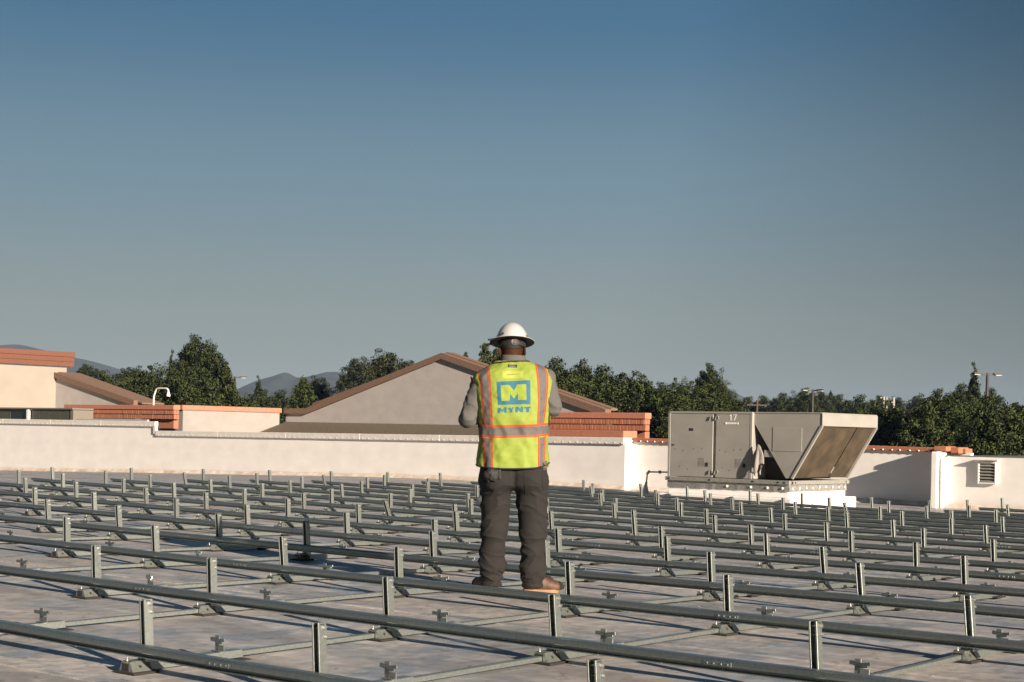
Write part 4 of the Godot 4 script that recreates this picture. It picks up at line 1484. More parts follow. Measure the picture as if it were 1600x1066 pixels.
	b.tube([Vector3(0, 0, 0), Vector3(0, t.y + 6.5, 0)], [0.14, 0.1], 8)
	part("pole", b.mesh(mats.bark), o)
	b = MB.new()
	b.bar(Vector3(-1.0, t.y + 6.0, 0), Vector3(1.0, t.y + 6.0, 0), 0.12, 0.14)
	part("crossarm", b.mesh(mats.bark), o)

# ------------------------------------------------------------------ the worker
const PK := 0.0044
func L(px: float, py: float, z := 0.0) -> Vector3:
	return Vector3((px - 805.0) * PK - ROLL * (924.0 - py) * PK, (924.0 - py) * PK, z)

const VEST := [[727.0, 744.5, 857.5, 0.182], [712.0, 746.0, 857.0, 0.179], [690.0, 748.0, 857.0, 0.172], [668.0, 748.5, 857.0, 0.170], [645.0, 746.0, 860.0, 0.170], [620.0, 743.0, 863.0, 0.166], [602.0, 740.5, 864.0, 0.158], [592.0, 739.0, 863.5, 0.150], [586.0, 741.5, 862.5, 0.142], [581.0, 748.0, 860.5, 0.132], [576.0, 756.0, 857.0, 0.120], [571.5, 764.0, 849.0, 0.108], [567.5, 770.5, 839.0, 0.096], [564.0, 775.0, 828.0, 0.086]]

func vest_row(py: float) -> Array:       # [centre x, half width, half depth, height] in metres
	var k := 0
	while k < VEST.size() - 2 and VEST[k + 1][0] > py: k += 1
	var t := clampf((py - VEST[k][0]) / (VEST[k + 1][0] - VEST[k][0]), 0.0, 1.0)
	var a := L(lerpf(VEST[k][1], VEST[k + 1][1], t), py)
	var b := L(lerpf(VEST[k][2], VEST[k + 1][2], t), py)
	return [(a.x + b.x) / 2, (b.x - a.x) / 2, lerpf(VEST[k][3], VEST[k + 1][3], t), a.y]

func vest_fold(ang: float, y: float) -> float:
	var back := maxf(0.0, sin(ang))
	var f := 0.010 * noise.get_noise_3d(cos(ang) * 55.0, y * 140.0, sin(ang) * 20.0 + y * 60.0)
	f += 0.006 * (pow(1.0 - absf(noise.get_noise_3d(cos(ang) * 70.0 + y * 90.0, y * 120.0 + 40.0, 3.0)), 5.0) - 0.4)
	f += 0.004 * sin(cos(ang) * 16.0 + y * 26.0) * smooth_step(1.30, 1.05, y)
	f -= 0.010 * back * exp(-pow((y - 1.11) / 0.05, 2.0))
	f -= 0.006 * back * exp(-pow(cos(ang) / 0.12, 2.0)) * smooth_step(1.05, 1.3, y)
	return f

func vest_point(px: float, py: float, out := 0.0) -> Vector3:
	var r := vest_row(py)
	var x := L(px, py).x
	var c := clampf((x - r[0]) / r[1], -0.999, 0.999)
	var s := pow(maxf(0.0, 1.0 - pow(absf(c), 2.5)), 0.4)
	var ang := atan2(pow(s, 1.25), signf(c) * pow(absf(c), 1.25))
	return Vector3(x + signf(c) * out * absf(c), r[3], s * (r[2] + vest_fold(ang, r[3])) + out)

func fill_poly(im: Image, pts: Array, col: Color):
	var pl := PackedVector2Array()
	var lo := Vector2(1e9, 1e9)
	var hi := -lo
	for p in pts:
		var q := Vector2((p[0] - 735.0) * 6.0, (p[1] - 555.0) * 6.0)
		pl.append(q)
		lo = lo.min(q)
		hi = hi.max(q)
	for y in range(maxi(0, int(lo.y)), mini(im.get_height(), int(hi.y) + 2)):
		for x in range(maxi(0, int(lo.x)), mini(im.get_width(), int(hi.x) + 2)):
			if Geometry2D.is_point_in_polygon(Vector2(x + 0.5, y + 0.5), pl):
				im.set_pixel(x, y, col)

func stripe(im: Image, pts: Array, w: float, col: Color):
	for k in pts.size() - 1:
		var a := Vector2(pts[k][0], pts[k][1])
		var b := Vector2(pts[k + 1][0], pts[k + 1][1])
		var d := (b - a).normalized()
		var n := Vector2(-d.y, d.x) * w / 2
		a -= d * 0.4
		b += d * 0.4
		fill_poly(im, [[a.x + n.x, a.y + n.y], [b.x + n.x, b.y + n.y], [b.x - n.x, b.y - n.y], [a.x - n.x, a.y - n.y]], col)

func logo(im: Image, pts: Array, col: Color):
	var q := []
	for p in pts: q.append([770.0 + p[0] / 15.23, 585.0 + p[1] / 15.23])
	fill_poly(im, q, col)

func vest_material() -> StandardMaterial3D:
	var w := 810
	var h := 1110
	var im := Image.create(w, h, true, Image.FORMAT_RGB8)
	var lime := lin(0.205, 0.272, 0.028)
	var pale := lin(0.285, 0.34, 0.05)
	var thread := lin(0.19, 0.25, 0.040)
	var orange := lin(0.35, 0.058, 0.013)
	var grey := lin(0.092, 0.086, 0.084)
	var blue := lin(0.017, 0.112, 0.172)
	var dark := lin(0.014, 0.014, 0.014)
	for y in h:
		for x in w:
			im.set_pixel(x, y, lime if (x / 3 + y / 3) % 2 == 0 else thread)      # open knit of two threads
	fill_poly(im, [[785.4, 580], [816.9, 579.1], [817.3, 590.6], [785.6, 591.9]], pale)
	stripe(im, [[792, 586.2], [811, 584.4]], 0.9, lin(0.13, 0.12, 0.04))
	fill_poly(im, [[793.9, 570.2], [808, 570.0], [808, 574.4], [793.9, 574.6]], dark)
	for k in 6: stripe(im, [[796.0 + k * 1.6, 572.4], [796.9 + k * 1.6, 572.3]], 1.1, lin(0.2, 0.2, 0.2))
	# reflective tape
	fill_poly(im, [[749, 579], [763, 570], [767, 604], [769, 664], [757.5, 664], [753, 602]], grey)
	fill_poly(im, [[838, 566], [849, 571], [854, 584], [854.3, 601], [851, 640], [848, 661], [839.5, 663], [841, 624]], grey)
	stripe(im, [[747, 574], [748.4, 582], [752.3, 602], [755.8, 640], [757.4, 664]], 2.9, orange)
	stripe(im, [[763, 565], [763.9, 572], [766.7, 603], [769.6, 666]], 3.1, orange)
	stripe(im, [[835.5, 561], [836.8, 567], [839.9, 592.5], [841.2, 624], [839.5, 663]], 3.1, orange)
	stripe(im, [[848, 567], [850.4, 573], [854.6, 585], [854.6, 602], [851, 640], [847.7, 661]], 2.7, orange)
	fill_poly(im, [[736, 663], [770, 667], [839, 664], [869, 660], [869, 675], [839, 678], [770, 681], [736, 677]], grey)
	stripe(im, [[736, 661], [750, 663], [769.6, 665.6], [839, 662.3], [854, 660], [869, 657.5]], 3.4, orange)
	stripe(im, [[736, 677.5], [748, 679], [770, 682], [839, 678.5], [854, 675.8], [869, 673.5]], 3.4, orange)
	fill_poly(im, [[757, 683], [768, 684], [769, 740], [759, 740]], grey)
	fill_poly(im, [[842, 681], [850, 680], [849.5, 740], [842, 740]], grey)
	stripe(im, [[755.8, 682], [758, 721], [758.5, 740]], 3.3, orange)
	stripe(im, [[769, 683.4], [769.8, 725], [770, 740]], 3.1, orange)
	stripe(im, [[841, 680.5], [841, 724], [841, 740]], 2.9, orange)
	stripe(im, [[850.9, 678.5], [850, 720], [849.6, 740]], 2.6, orange)
	# printed mark and name
	logo(im, [[95, 185], [885, 130], [890, 690], [130, 725]], blue)
	logo(im, [[200, 262], [395, 255], [508, 385], [580, 240], [790, 225], [795, 595], [600, 603], [595, 440], [505, 575], [418, 455], [405, 615], [215, 632]], lime)
	logo(im, [[120, 790], [190, 790], [230, 842], [275, 775], [332, 772], [332, 900], [275, 902], [270, 850], [235, 895], [195, 852], [190, 910], [125, 914]], blue)
	logo(im, [[362, 785], [428, 775], [450, 812], [465, 768], [502, 765], [472, 832], [470, 892], [400, 897], [400, 850]], blue)
	logo(im, [[530, 765], [610, 755], [655, 818], [655, 755], [717, 750], [717, 880], [655, 885], [598, 828], [598, 886], [533, 892]], blue)
	logo(im, [[738, 760], [892, 748], [894, 782], [855, 786], [850, 880], [785, 884], [780, 790], [740, 795]], blue)
	im.generate_mipmaps()
	var m := mat("vest", Color(1, 1, 1), 0.75)
	m.albedo_color = Color(1, 1, 1)
	m.albedo_texture = ImageTexture.create_from_image(im)
	return m

func vest_mesh() -> ArrayMesh:
	var st := SurfaceTool.new()
	st.begin(Mesh.PRIMITIVE_TRIANGLES)
	var seg := 120
	var rows := 110
	for r in rows + 1:
		var py := lerpf(727.0, 564.0, float(r) / rows)
		var q := vest_row(py)
		for k in seg + 1:
			var a := TAU * k / seg
			var c := signf(cos(a)) * pow(absf(cos(a)), 0.8)
			var s := signf(sin(a)) * pow(absf(sin(a)), 0.8)
			var d := vest_fold(a, q[3])
			var hem := 0.0
			if r == 0: hem = 0.005 * sin(a * 2.0 + 0.6) - 0.005 * maxf(0.0, sin(a))
			var p := Vector3(q[0] + c * (q[1] + d * 0.6), q[3] + hem, s * (q[2] + d))
			st.set_uv(Vector2((805.0 + (p.x + ROLL * p.y) / PK - 735.0) / 135.0, (924.0 - p.y / PK - 555.0) / 185.0))
			st.add_vertex(p)
	for r in rows:
		for k in seg:
			var i := r * (seg + 1) + k
			for e in [i, i + seg + 1, i + 1, i + 1, i + seg + 1, i + seg + 2]: st.add_index(e)
	st.generate_normals()
	st.set_material(vest_material())
	return st.commit()

func oval_lathe(pr: Array, sx: float, sz: float, m: Material, seg := 48) -> ArrayMesh:
	var st := SurfaceTool.new()
	st.begin(Mesh.PRIMITIVE_TRIANGLES)
	for p in pr:
		for k in seg + 1:
			var a := TAU * k / seg
			st.add_vertex(Vector3(cos(a) * p[0] * sx, p[1], sin(a) * p[0] * sz))
	for r in pr.size() - 1:
		for k in seg:
			var i := r * (seg + 1) + k
			for e in [i, i + seg + 1, i + 1, i + 1, i + seg + 1, i + seg + 2]: st.add_index(e)
	st.generate_normals()
	st.set_material(m)
	return st.commit()

func trouser_field(p: Vector3) -> float:
	var hip := L(802, 738)
	var q := Vector3((p.x - hip.x) / 0.226, (p.y - 0.862) / 0.155, p.z / 0.150)
	var d := (pow(pow(absf(q.x), 2.6) + pow(absf(q.y), 4.0) + pow(absf(q.z), 2.4), 0.4) - 1.0) * 0.16
	d = smin(d, ellipsoid(p, L(777, 747, 0.055), Vector3(0.105, 0.10, 0.115)), 0.04)
	d = smin(d, ellipsoid(p, L(828, 747, 0.055), Vector3(0.11, 0.10, 0.115)), 0.04)
	var l := capsule(p, L(775.5, 752, 0.0), L(773, 826, -0.02), 0.113, 0.089)
	l = smin(l, capsule(p, L(773, 826, -0.02), L(769.5, 858, -0.025), 0.089, 0.076), 0.03)
	l = smin(l, capsule(p, L(769.5, 858, -0.025), L(767.5, 917, -0.03), 0.078, 0.066), 0.03)
	l = smin(l, capsule(p, L(764, 876, -0.02), L(780, 876, -0.02), 0.062, 0.05), 0.03)
	var r := capsule(p, L(830, 752, 0.0), L(832.5, 826, 0.0), 0.118, 0.091)
	r = smin(r, capsule(p, L(832.5, 826, 0.0), L(832, 858, 0.005), 0.091, 0.076), 0.03)
	r = smin(r, capsule(p, L(832, 858, 0.005), L(833, 917, 0.01), 0.076, 0.072), 0.03)
	r = smin(r, capsule(p, L(826, 881, 0.01), L(842, 879, 0.01), 0.062, 0.054), 0.03)
	d = smin(d, l, 0.03)
	d = smin(d, r, 0.03)
	var side := p.x - L(803, 800).x
	# folds: slanting drags under the seat and behind the knees, bunching above the boots
	var y := p.y
	var sw := noise.get_noise_3d(p.x * 50.0, y * 45.0, p.z * 50.0)
	var sg := signf(side)
	var rg1 := pow(1.0 - absf(noise.get_noise_3d(p.x * 60.0 * sg + y * 70.0, y * 85.0 + 12.0, p.z * 40.0)), 7.0)
	var rg2 := pow(1.0 - absf(noise.get_noise_3d(p.x * 70.0 - y * 50.0 * sg + 31.0, y * 150.0 + sw * 14.0, p.z * 60.0)), 6.0)
	var f := 0.006 * noise.get_noise_3d(p.x * 70.0 + y * 40.0, y * 70.0, p.z * 60.0)
	f += 0.012 * (rg1 - 0.3) * (0.35 + 0.65 * smooth_step(0.78, 0.66, y))
	f += 0.014 * (rg2 - 0.3) * smooth_step(0.34, 0.20, y) * smooth_step(0.05, 0.10, y)
	f -= 0.006 * exp(-pow((y - 0.085) / 0.006, 2.0))
	f -= 0.012 * exp(-pow(side / 0.016, 2.0)) * smooth_step(0.70, 0.80, y) * (1.0 if p.z > 0.0 else 0.0)
	return maxf(d - f, 0.052 - p.y)

func shirt_field(p: Vector3) -> float:
	var d := capsule(p, L(754, 598, 0.0), L(733, 653, 0.03), 0.074, 0.058)
	d = smin(d, capsule(p, L(733, 653, 0.03), L(783, 642, -0.30), 0.058, 0.040), 0.025)
	var r := capsule(p, L(851, 592, 0.0), L(862.5, 634, 0.03), 0.074, 0.058)
	r = smin(r, capsule(p, L(862.5, 634, 0.03), L(818, 640, -0.30), 0.058, 0.040), 0.025)
	d = smin(d, r, 0.01)
	var t := ellipsoid(p, L(803, 640, 0.0), Vector3(0.205, 0.36, 0.135))
	d = smin(d, t, 0.03)
	d = smin(d, capsule(p, L(790, 586, 0.0), L(815, 584, 0.0), 0.085, 0.085), 0.05)
	d = minf(d, ellipsoid(p, L(849, 722, 0.03), Vector3(0.030, 0.045, 0.085)))
	# collar
	var c := L(801.5, 563, -0.01)
	var q := p - c
	var rad := Vector2(q.x, q.z).length()
	var col := maxf(absf(rad - (0.083 - q.y * 0.22)) - 0.009, absf(q.y - 0.005) - 0.033)
	d = minf(d, col)
	var sw := noise.get_noise_3d(p.x * 60.0, p.y * 60.0, p.z * 60.0)
	var f := 0.008 * noise.get_noise_3d(p.x * 120.0 + p.y * 70.0, p.y * 150.0, p.z * 130.0)
	f += 0.006 * pow(absf(sin(p.y * 26.0 + p.x * 12.0 + p.z * 22.0 + 6.0 * sw)), 3.0) * (1.0 if absf(p.x + 0.04) > 0.2 else 0.0)
	return d - f * (0.15 if p.y > 1.55 else 1.0)

func body_field(p: Vector3) -> float:
	var d := capsule(p, L(801.5, 592, 0.0), L(800.5, 556, -0.005), 0.066, 0.063)
	d = smin(d, ellipsoid(p, L(800, 537, -0.02), Vector3(0.077, 0.105, 0.097)), 0.03)
	d = smin(d, capsule(p, L(800, 556, -0.06), L(800, 562, -0.085), 0.045, 0.032), 0.03)
	return d

func head_field(p: Vector3) -> float:
	var d := body_field(p)
	# ears, nose, brow, lips
	for s in [-1.0, 1.0]:
		var e := L(800.5 + s * 18.6, 549, 0.004)
		var q := p - e
		q.x -= s * q.z * 0.35
		d = smin(d, maxf(ellipsoid(q, Vector3.ZERO, Vector3(0.012, 0.033, 0.021)), -ellipsoid(q, Vector3(s * 0.012, 0.004, 0.002), Vector3(0.009, 0.02, 0.011))), 0.008)
		d = smin(d, ellipsoid(p, L(800 + s * 7.5, 542, -0.103), Vector3(0.018, 0.010, 0.012)), 0.012)
	d = smin(d, capsule(p, L(800, 543, -0.112), L(800, 549, -0.128), 0.010, 0.013), 0.014)
	d = smin(d, ellipsoid(p, L(800, 556.5, -0.108), Vector3(0.022, 0.007, 0.010)), 0.008)
	return d

func inner_field(p: Vector3) -> float:
	# the body under the clothes, one figure from neck to ankles and wrists
	var d := body_field(p)
	d = smin(d, ellipsoid(p, L(803, 635, 0.0), Vector3(0.17, 0.30, 0.11)), 0.05)
	d = smin(d, ellipsoid(p, L(802, 725, 0.0), Vector3(0.17, 0.14, 0.12)), 0.05)
	for s in 2:
		var a: Array = [[L(756, 598), L(733, 653, 0.03), L(784, 641, -0.31), L(776, 750), L(773, 826, -0.02), L(767, 905, -0.03)], [L(849, 592), L(862.5, 634, 0.03), L(817, 639, -0.31), L(829, 750), L(832, 826), L(833, 905, 0.01)]][s]
		d = smin(d, capsule(p, a[0], a[1], 0.052, 0.042), 0.03)
		d = smin(d, capsule(p, a[1], a[2], 0.042, 0.027), 0.02)
		d = smin(d, capsule(p, a[3], a[4], 0.08, 0.055), 0.04)
		d = smin(d, capsule(p, a[4], a[5], 0.055, 0.038), 0.03)
	return d

func hand_mesh_field(p: Vector3, w: Vector3, s: float) -> float:
	# half closed hand, fingers pointing in and forward, thumb on top
	var f := Vector3(s * 0.55, 0.10, -0.83).normalized()
	var up := Vector3(s * 0.2, 0.9, 0.25).normalized()
	var side := f.cross(up).normalized()
	var k := w + f * 0.085
	var d := capsule(p, w, w + f * 0.03, 0.026, 0.028)
	for e in 4:
		d = smin(d, capsule(p, w + f * 0.02 + up * (e - 1.5) * 0.012, k + up * (e - 1.5) * 0.019, 0.016, 0.0125), 0.012)
	for e in 4:
		var ln: float = [0.030, 0.036, 0.038, 0.034][e]
		var b := k + up * (e - 1.5) * 0.0205
		var curl := side * (-s)
		var m := b + (f * 0.75 + curl * 0.6).normalized() * ln
		var t := m + (f * 0.05 + curl).normalized() * ln * 0.75
		var z := t + (curl * 0.6 - f * 0.75).normalized() * ln * 0.55
		var g := smin(capsule(p, b, m, 0.0095, 0.009), capsule(p, m, t, 0.009, 0.0083), 0.004)
		g = smin(g, capsule(p, t, z, 0.0083, 0.0072), 0.004)
		d = smin(d, g, 0.005)
	var tb := w + f * 0.035 + up * 0.026
	var t1 := tb + (up * 0.6 + f * 0.7 - side * s * 0.5).normalized() * 0.034
	var t2 := t1 + (f * 0.9 - side * s * 0.6).normalized() * 0.030
	d = smin(d, smin(capsule(p, tb, t1, 0.014, 0.011), capsule(p, t1, t2, 0.011, 0.0085), 0.005), 0.01)
	return d

func join(meshes: Array, m: Material) -> ArrayMesh:
	var st := SurfaceTool.new()
	st.begin(Mesh.PRIMITIVE_TRIANGLES)
	for e in meshes: st.append_from(e, 0, Transform3D.IDENTITY)
	st.set_material(m)
	return st.commit()

func boot(parent: Node, heel: Vector3, turn: float, length: float):
	# local: toe along -z, heel at the origin
	var n := Node3D.new()
	n.name = "boot"
	parent.add_child(n, true)
	n.position = heel
	n.rotation.y = turn
	var b := MB.new()
	b.x = Transform3D(Basis(Vector3(1, 0, 0), -PI / 2), Vector3.ZERO)
	var half := [[-0.012, 0.0], [-0.006, 0.026], [0.03, 0.038], [0.09, 0.036], [0.15, 0.045], [0.20, 0.049], [0.24, 0.042], [0.268, 0.022], [0.276, 0.0]]
	var ol := PackedVector2Array()
	for e in half: ol.append(Vector2(e[1], e[0] * length / 0.27))
	for k in range(half.size() - 2, 0, -1): ol.append(Vector2(-half[k][1], half[k][0] * length / 0.27))
	b.prism(ol, 0.004, 0.034)
	part("sole", b.mesh(mats.sole), n)
	b = MB.new()
	b.x = Transform3D(Basis(Vector3(1, 0, 0), -PI / 2), Vector3.ZERO)
	for k in 9:
		var y := 0.012 + k * 0.028
		b.box(Vector3(0, y, 0.002), Vector3(0.07, 0.016, 0.006))
	part("tread", b.mesh(mats.sole), n)
	var up := func(p: Vector3) -> float:
		var d := ellipsoid(p, Vector3(0, 0.045, -0.215), Vector3(0.044, 0.046, 0.055))
		d = smin(d, capsule(p, Vector3(0, 0.055, -0.05), Vector3(0, 0.052, -0.19), 0.040, 0.036), 0.03)
		d = smin(d, capsule(p, Vector3(0, 0.06, -0.035), Vector3(0, 0.20, -0.03), 0.041, 0.047), 0.03)
		d = smin(d, capsule(p, Vector3(0, 0.12, -0.07), Vector3(0, 0.075, -0.16), 0.034, 0.033), 0.03)
		return maxf(d - 0.002 * noise.get_noise_3d(p.x * 300.0, p.y * 300.0, p.z * 300.0), 0.030 - p.y)
	part("upper", nets(up, Vector3(-0.07, 0.01, -0.30), Vector3(0.07, 0.27, 0.04), 0.006, mats.leather), n)
	var tc := func(p: Vector3) -> float: return maxf(ellipsoid(p, Vector3(0, 0.045, -0.225), Vector3(0.046, 0.047, 0.052)), maxf(p.z + 0.235, 0.033 - p.y))
	part("toe_bumper", nets(tc, Vector3(-0.06, 0.02, -0.30), Vector3(0.06, 0.11, -0.20), 0.006, mats.trousers), n)

func build_worker():
	var at := pz(805, 924, 11.45)
	var gu := at.x * cos(TH) + at.z * sin(TH)
	var gv := at.x * sin(TH) - at.z * cos(TH)
	var o := thing("person", "worker in lime safety vest and white hard hat standing with back turned", "person", Vector3(at.x, roof_y(gu, gv), at.z))
	o.scale = Vector3.ONE * 1.037
	var skin: Material = mats.skin
	var parts_ := [nets(inner_field, Vector3(-0.45, 0.03, -0.42), Vector3(0.36, 1.50, 0.2), 0.016, skin)]
	parts_.append(nets(func(p): return maxf(head_field(p), 1.44 - p.y), Vector3(-0.2, 1.40, -0.18), Vector3(0.1, 1.86, 0.12), 0.005, skin))
	for s in 2:
		var w := L([786.0, 815.0][s], 640.5, -0.325)
		var sg: float = [1.0, -1.0][s]
		parts_.append(nets(func(p): return hand_mesh_field(p, w, sg), w + Vector3(-0.14, -0.10, -0.18), w + Vector3(0.14, 0.12, 0.06), 0.0035, skin))
	part("body", join(parts_, skin), o)
	var hair := func(p: Vector3) -> float: return maxf(ellipsoid(p, L(800, 537, -0.018), Vector3(0.0795, 0.108, 0.0995)), maxf(1.675 - p.y - (p.z + 0.02) * 0.12, -0.075 - p.z))
	part("hair", nets(hair, Vector3(-0.2, 1.62, -0.16), Vector3(0.1, 1.84, 0.12), 0.006, mats.hair), o)
	part("shirt", nets(shirt_field, Vector3(-0.47, 0.83, -0.40), Vector3(0.36, 1.68, 0.24), 0.009, mats.shirt), o)
	part("trousers", nets(trouser_field, Vector3(-0.34, 0.03, -0.24), Vector3(0.30, 1.06, 0.25), 0.008, mats.trousers), o)
	var vest := part("vest", vest_mesh(), o)
	for tr in [[[737.5, 589], [739.5, 600], [742.5, 615], [746, 635], [749, 655], [749.5, 667]], [[862.5, 583], [863.5, 595], [861.5, 612], [858.5, 632], [856.5, 650], [856.5, 662]], [[771, 568.3], [780, 567.2], [795, 565.3], [810, 564.6], [826, 564.2]], [[745.5, 724.5], [752, 727.5], [765, 728.5], [785, 729.5], [810, 729], [835, 727.5], [850, 724], [857, 719.5]]]:
		var ps := []
		var rs := []
		for k in tr.size() * 4 - 3:
			var a: Array = tr[k / 4]
			var c: Array = tr[mini(k / 4 + 1, tr.size() - 1)]
			var t: float = (k % 4) / 4.0
			var py: float = lerpf(a[1], c[1], t)
			var q := vest_point(lerpf(a[0], c[0], t), minf(py, 726.0), 0.003)
			q.y = L(800, py).y
			ps.append(q)
			rs.append(0.0052)
		var b := MB.new()
		b.tube(ps, rs, 8)
		part("trim", b.mesh(mats.black), vest)
	# hard hat
	var hat := Node3D.new()
	hat.name = "hard_hat"
	o.add_child(hat)
	hat.position = L(800.3, 533.5, -0.028)
	hat.rotation = Vector3(-0.21, 0.0, 0.02)
	var pr := []
	for k in 17:
		var a := PI / 2 * k / 16
		pr.append([cos(a) * (1.0 - 0.05 * sin(a * 2.0)) + 0.0001, 0.004 + 0.128 * sin(a)])
	pr.push_front([1.02, 0.0])
	part("shell", oval_lathe(pr, 0.112, 0.140, mats.hat), hat)
	part("brim", oval_lathe([[0.98, 0.014], [1.03, 0.006], [1.12, 0.002], [1.26, 0.000], [1.36, -0.002], [1.375, -0.004], [1.365, -0.0058]], 0.112, 0.128, mats.hat), hat)
	part("brim_underside", oval_lathe([[1.365, -0.0059], [1.2, -0.0052], [1.0, -0.004], [0.86, 0.0]], 0.112, 0.128, mats.hatunder), hat)
	for e in [[-0.062, 0.028, 0.112], [0.098, 0.022, 0.06]]:
		var b2 := MB.new()
		b2.box(Vector3(e[0], e[1], e[2]), Vector3(0.013, 0.013, 0.016), 0.003)
		part("clip_slot", b2.mesh(mats.black), hat)
	var band := oval_lathe([[0.80, -0.012], [0.83, -0.014], [0.83, -0.046], [0.80, -0.048], [0.79, -0.03]], 0.112, 0.122, mats.black)
	part("head_band", band, hat)
	var kn := MB.new()
	kn.x = Transform3D(Basis(Vector3(1, 0, 0), PI / 2), Vector3(0.020, -0.030, 0.100))
	kn.lathe([Vector2(0.0, 0.012), Vector2(0.014, 0.012), Vector2(0.017, 0.006), Vector2(0.024, 0.008), Vector2(0.026, 0.0), Vector2(0.026, -0.01)], 20)
	part("ratchet_knob", kn.mesh(mats.strap), hat)
	var cl := MB.new()
	cl.bar(Vector3(-0.165, 0.012, 0.01), Vector3(-0.105, 0.016, 0.02), 0.012, 0.010)
	cl.bar(Vector3(-0.185, -0.020, 0.0), Vector3(-0.125, -0.018, 0.01), 0.014, 0.012)
	cl.bar(Vector3(-0.14, -0.018, 0.005), Vector3(-0.145, 0.012, 0.01), 0.008, 0.008)
	part("glasses_clip", cl.mesh(mats.black), hat)
	boot(o, L(819, 923.0, 0.02) + Vector3(0, 0.0, 0), -PI / 2 + 0.22, 0.235)
	boot(o, L(777, 923.0, -0.005), 0.62, 0.255)
	var belt := func(p: Vector3) -> float:
		var d := ellipsoid(p, L(768, 738, 0.165), Vector3(0.046, 0.046, 0.038))
		d = smin(d, capsule(p, L(760, 738, 0.17), L(764, 748, 0.165), 0.016, 0.014), 0.01)
		d = smin(d, capsule(p, L(777, 733, 0.175), L(775, 747, 0.17), 0.014, 0.013), 0.01)
		d = smin(d, capsule(p, L(782, 732, 0.17), L(782, 744, 0.165), 0.011, 0.011), 0.008)
		return d - 0.010 * noise.get_noise_3d(p.x * 420.0, p.y * 240.0, p.z * 300.0)
	var g := thing("work_gloves", "dark crumpled gloves stuffed in the worker's back pocket", "gloves", o.position)
	g.scale = o.scale
	part("bundle", nets(belt, L(748, 760, 0.08), L(796, 716, 0.24), 0.006, mats.black), g)
	# pocket seams
	for e in [[[818, 733], [821, 768]], [[846, 735], [848, 764]], [[802, 730], [802.5, 758]]]:
		var b := MB.new()
		var ps := []
		var rs := []
		for k in 9:
			var t := k / 8.0
			var q := L(lerpf(e[0][0], e[1][0], t), lerpf(e[0][1], e[1][1], t), 0.26)
			for it in 14:
				var d := trouser_field(q)
				if d < 0.001: break
				q.z -= d * 0.8
			ps.append(q)
			rs.append(0.0022)
		b.tube(ps, rs, 6)
		part("pocket_seam", b.mesh(mats.trousers), o)

# ------------------------------------------------------------------ start
func sun_dir() -> Vector3:
	var phi := deg_to_rad(15.5)
	return gp(cos(phi), -sin(phi), 0.0) * cos(deg_to_rad(15.5)) + Vector3.UP * sin(deg_to_rad(15.5))

func sky_image() -> ImageTexture:
	# clear late-day air: pale at the horizon, blue above, deepest a quarter turn from the sun
	var w := 768
	var h := 768
	var im := Image.create(w, h, false, Image.FORMAT_RGBF)
	var s := sun_dir()
	var stops := [[0.0, Color(0.345, 0.330, 0.258)], [4.0, Color(0.276, 0.318, 0.298)], [8.5, Color(0.182, 0.275, 0.335)], [14.5, Color(0.067, 0.165, 0.278)], [26.0, Color(0.05, 0.13, 0.235)], [90.0, Color(0.035, 0.09, 0.18)]]
	for y in h:
		var el := (0.5 - (y + 0.5) / h) * PI
		for x in w:
			var az := ((x + 0.5) / w) * TAU            # the middle column looks along -z
			var d := Vector3(sin(az - PI) * cos(el), sin(el), -cos(az - PI) * cos(el))
			var g := d.dot(s)
			var e := rad_to_deg(maxf(el, 0.0))
			var n := 0
			while n < stops.size() - 2 and e > stops[n + 1][0]: n += 1
			var t := smooth_step(0.0, 1.0, (e - stops[n][0]) / (stops[n + 1][0] - stops[n][0])) * 0.35 + 0.65 * clampf((e - stops[n][0]) / (stops[n + 1][0] - stops[n][0]), 0.0, 1.0)
			var c: Color = stops[n][1].lerp(stops[n + 1][1], t)
			var q := 1.0 - minf(1.0, 0.02 + 1.65 * g * g)
			var k := (1.0 - q * minf(0.62 + 0.06 * e, 1.5) * smooth_step(75.0, 30.0, e)) / 2.25
			if el < 0.0: c = Color(0.2, 0.19, 0.17).lerp(c, exp(el * 25.0))
			im.set_pixel(x, y, Color(c.r * k, c.g * k, c.b * k))
	return ImageTexture.create_from_image(im)
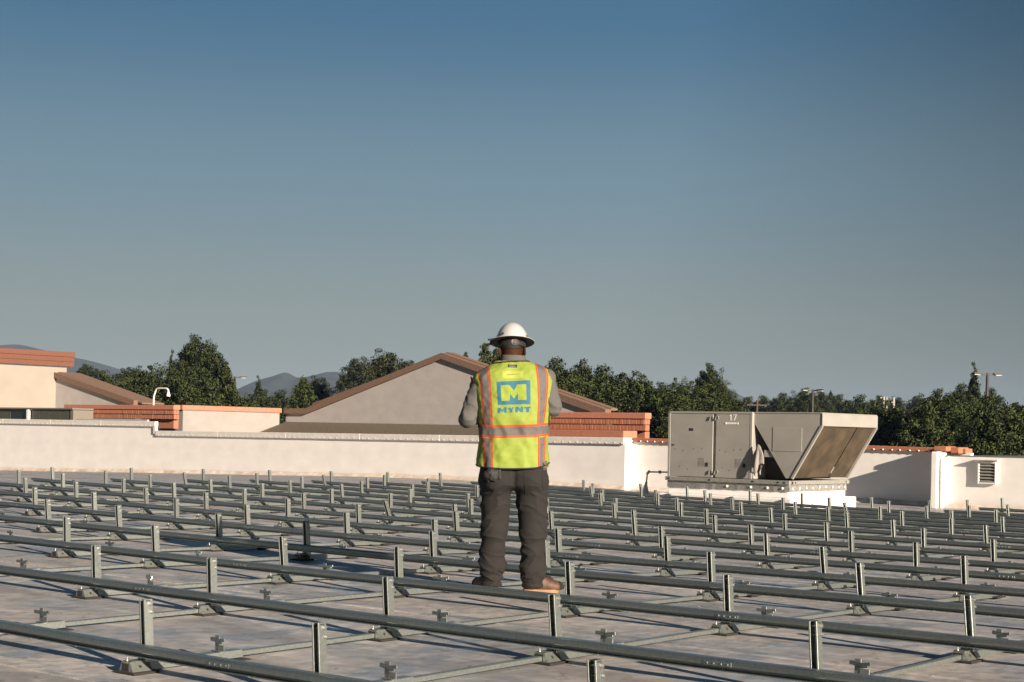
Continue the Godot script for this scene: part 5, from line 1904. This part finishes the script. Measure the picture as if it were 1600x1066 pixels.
func _ready():
	rng.seed = 7
	noise.seed = 4
	noise.frequency = 0.05
	noise.fractal_octaves = 3
	var cam := Camera3D.new()
	cam.name = "camera"
	add_child(cam)
	cam.position = Vector3(0, EYE, 0)
	cam.rotation.z = ROLL
	cam.set_frustum(0.1 * 1065.6 / F, Vector2(0.0, 0.1 * (H0 - 532.8) / F), 0.1, 20000.0)
	cam.current = true
	var env := Environment.new()
	env.tonemap_mode = Environment.TONE_MAPPER_LINEAR
	env.tonemap_exposure = 2.25
	env.background_mode = Environment.BG_SKY
	var sky := Sky.new()
	var sm := PanoramaSkyMaterial.new()
	sm.panorama = sky_image()
	sky.sky_material = sm
	env.sky = sky
	env.fog_enabled = true
	env.fog_density = 0.00016
	env.fog_light_color = lin(0.36, 0.55, 0.84)
	env.sdfgi_enabled = true
	env.ssao_enabled = true
	env.ssil_enabled = true
	var we := WorldEnvironment.new()
	we.environment = env
	add_child(we)
	var sun := DirectionalLight3D.new()
	sun.name = "sun"
	sun.light_color = lin(1.0, 0.83, 0.66)
	sun.light_energy = 1.6
	sun.light_angular_distance = 0.5
	sun.shadow_enabled = true
	add_child(sun)
	var to_sun := sun_dir()
	sun.look_at_from_position(to_sun * 50.0, Vector3.ZERO)
	make_materials()
	build_roof()
	build_ground()
	hill("hill", [Vector2(-60, 548), Vector2(20, 538), Vector2(60, 545), Vector2(105, 556), Vector2(150, 566), Vector2(200, 581), Vector2(250, 600), Vector2(310, 622), Vector2(380, 650)], 1750.0, 700.0, 5)
	hill("hill", [Vector2(300, 650), Vector2(350, 622), Vector2(372, 608), Vector2(400, 595), Vector2(425, 588), Vector2(447, 582), Vector2(466, 590), Vector2(490, 586), Vector2(512, 581), Vector2(540, 583), Vector2(570, 595), Vector2(620, 612), Vector2(690, 640)], 1500.0, 550.0, 8)
	hill("hill", [Vector2(1090, 650), Vector2(1118, 626), Vector2(1140, 611), Vector2(1158, 618), Vector2(1180, 632), Vector2(1230, 652)], 1900.0, 420.0, 12)
	build_parapets()
	build_buildings()
	build_air_handler()
	build_trees()
	build_rails()
	build_posts_and_tracks()
	build_worker()
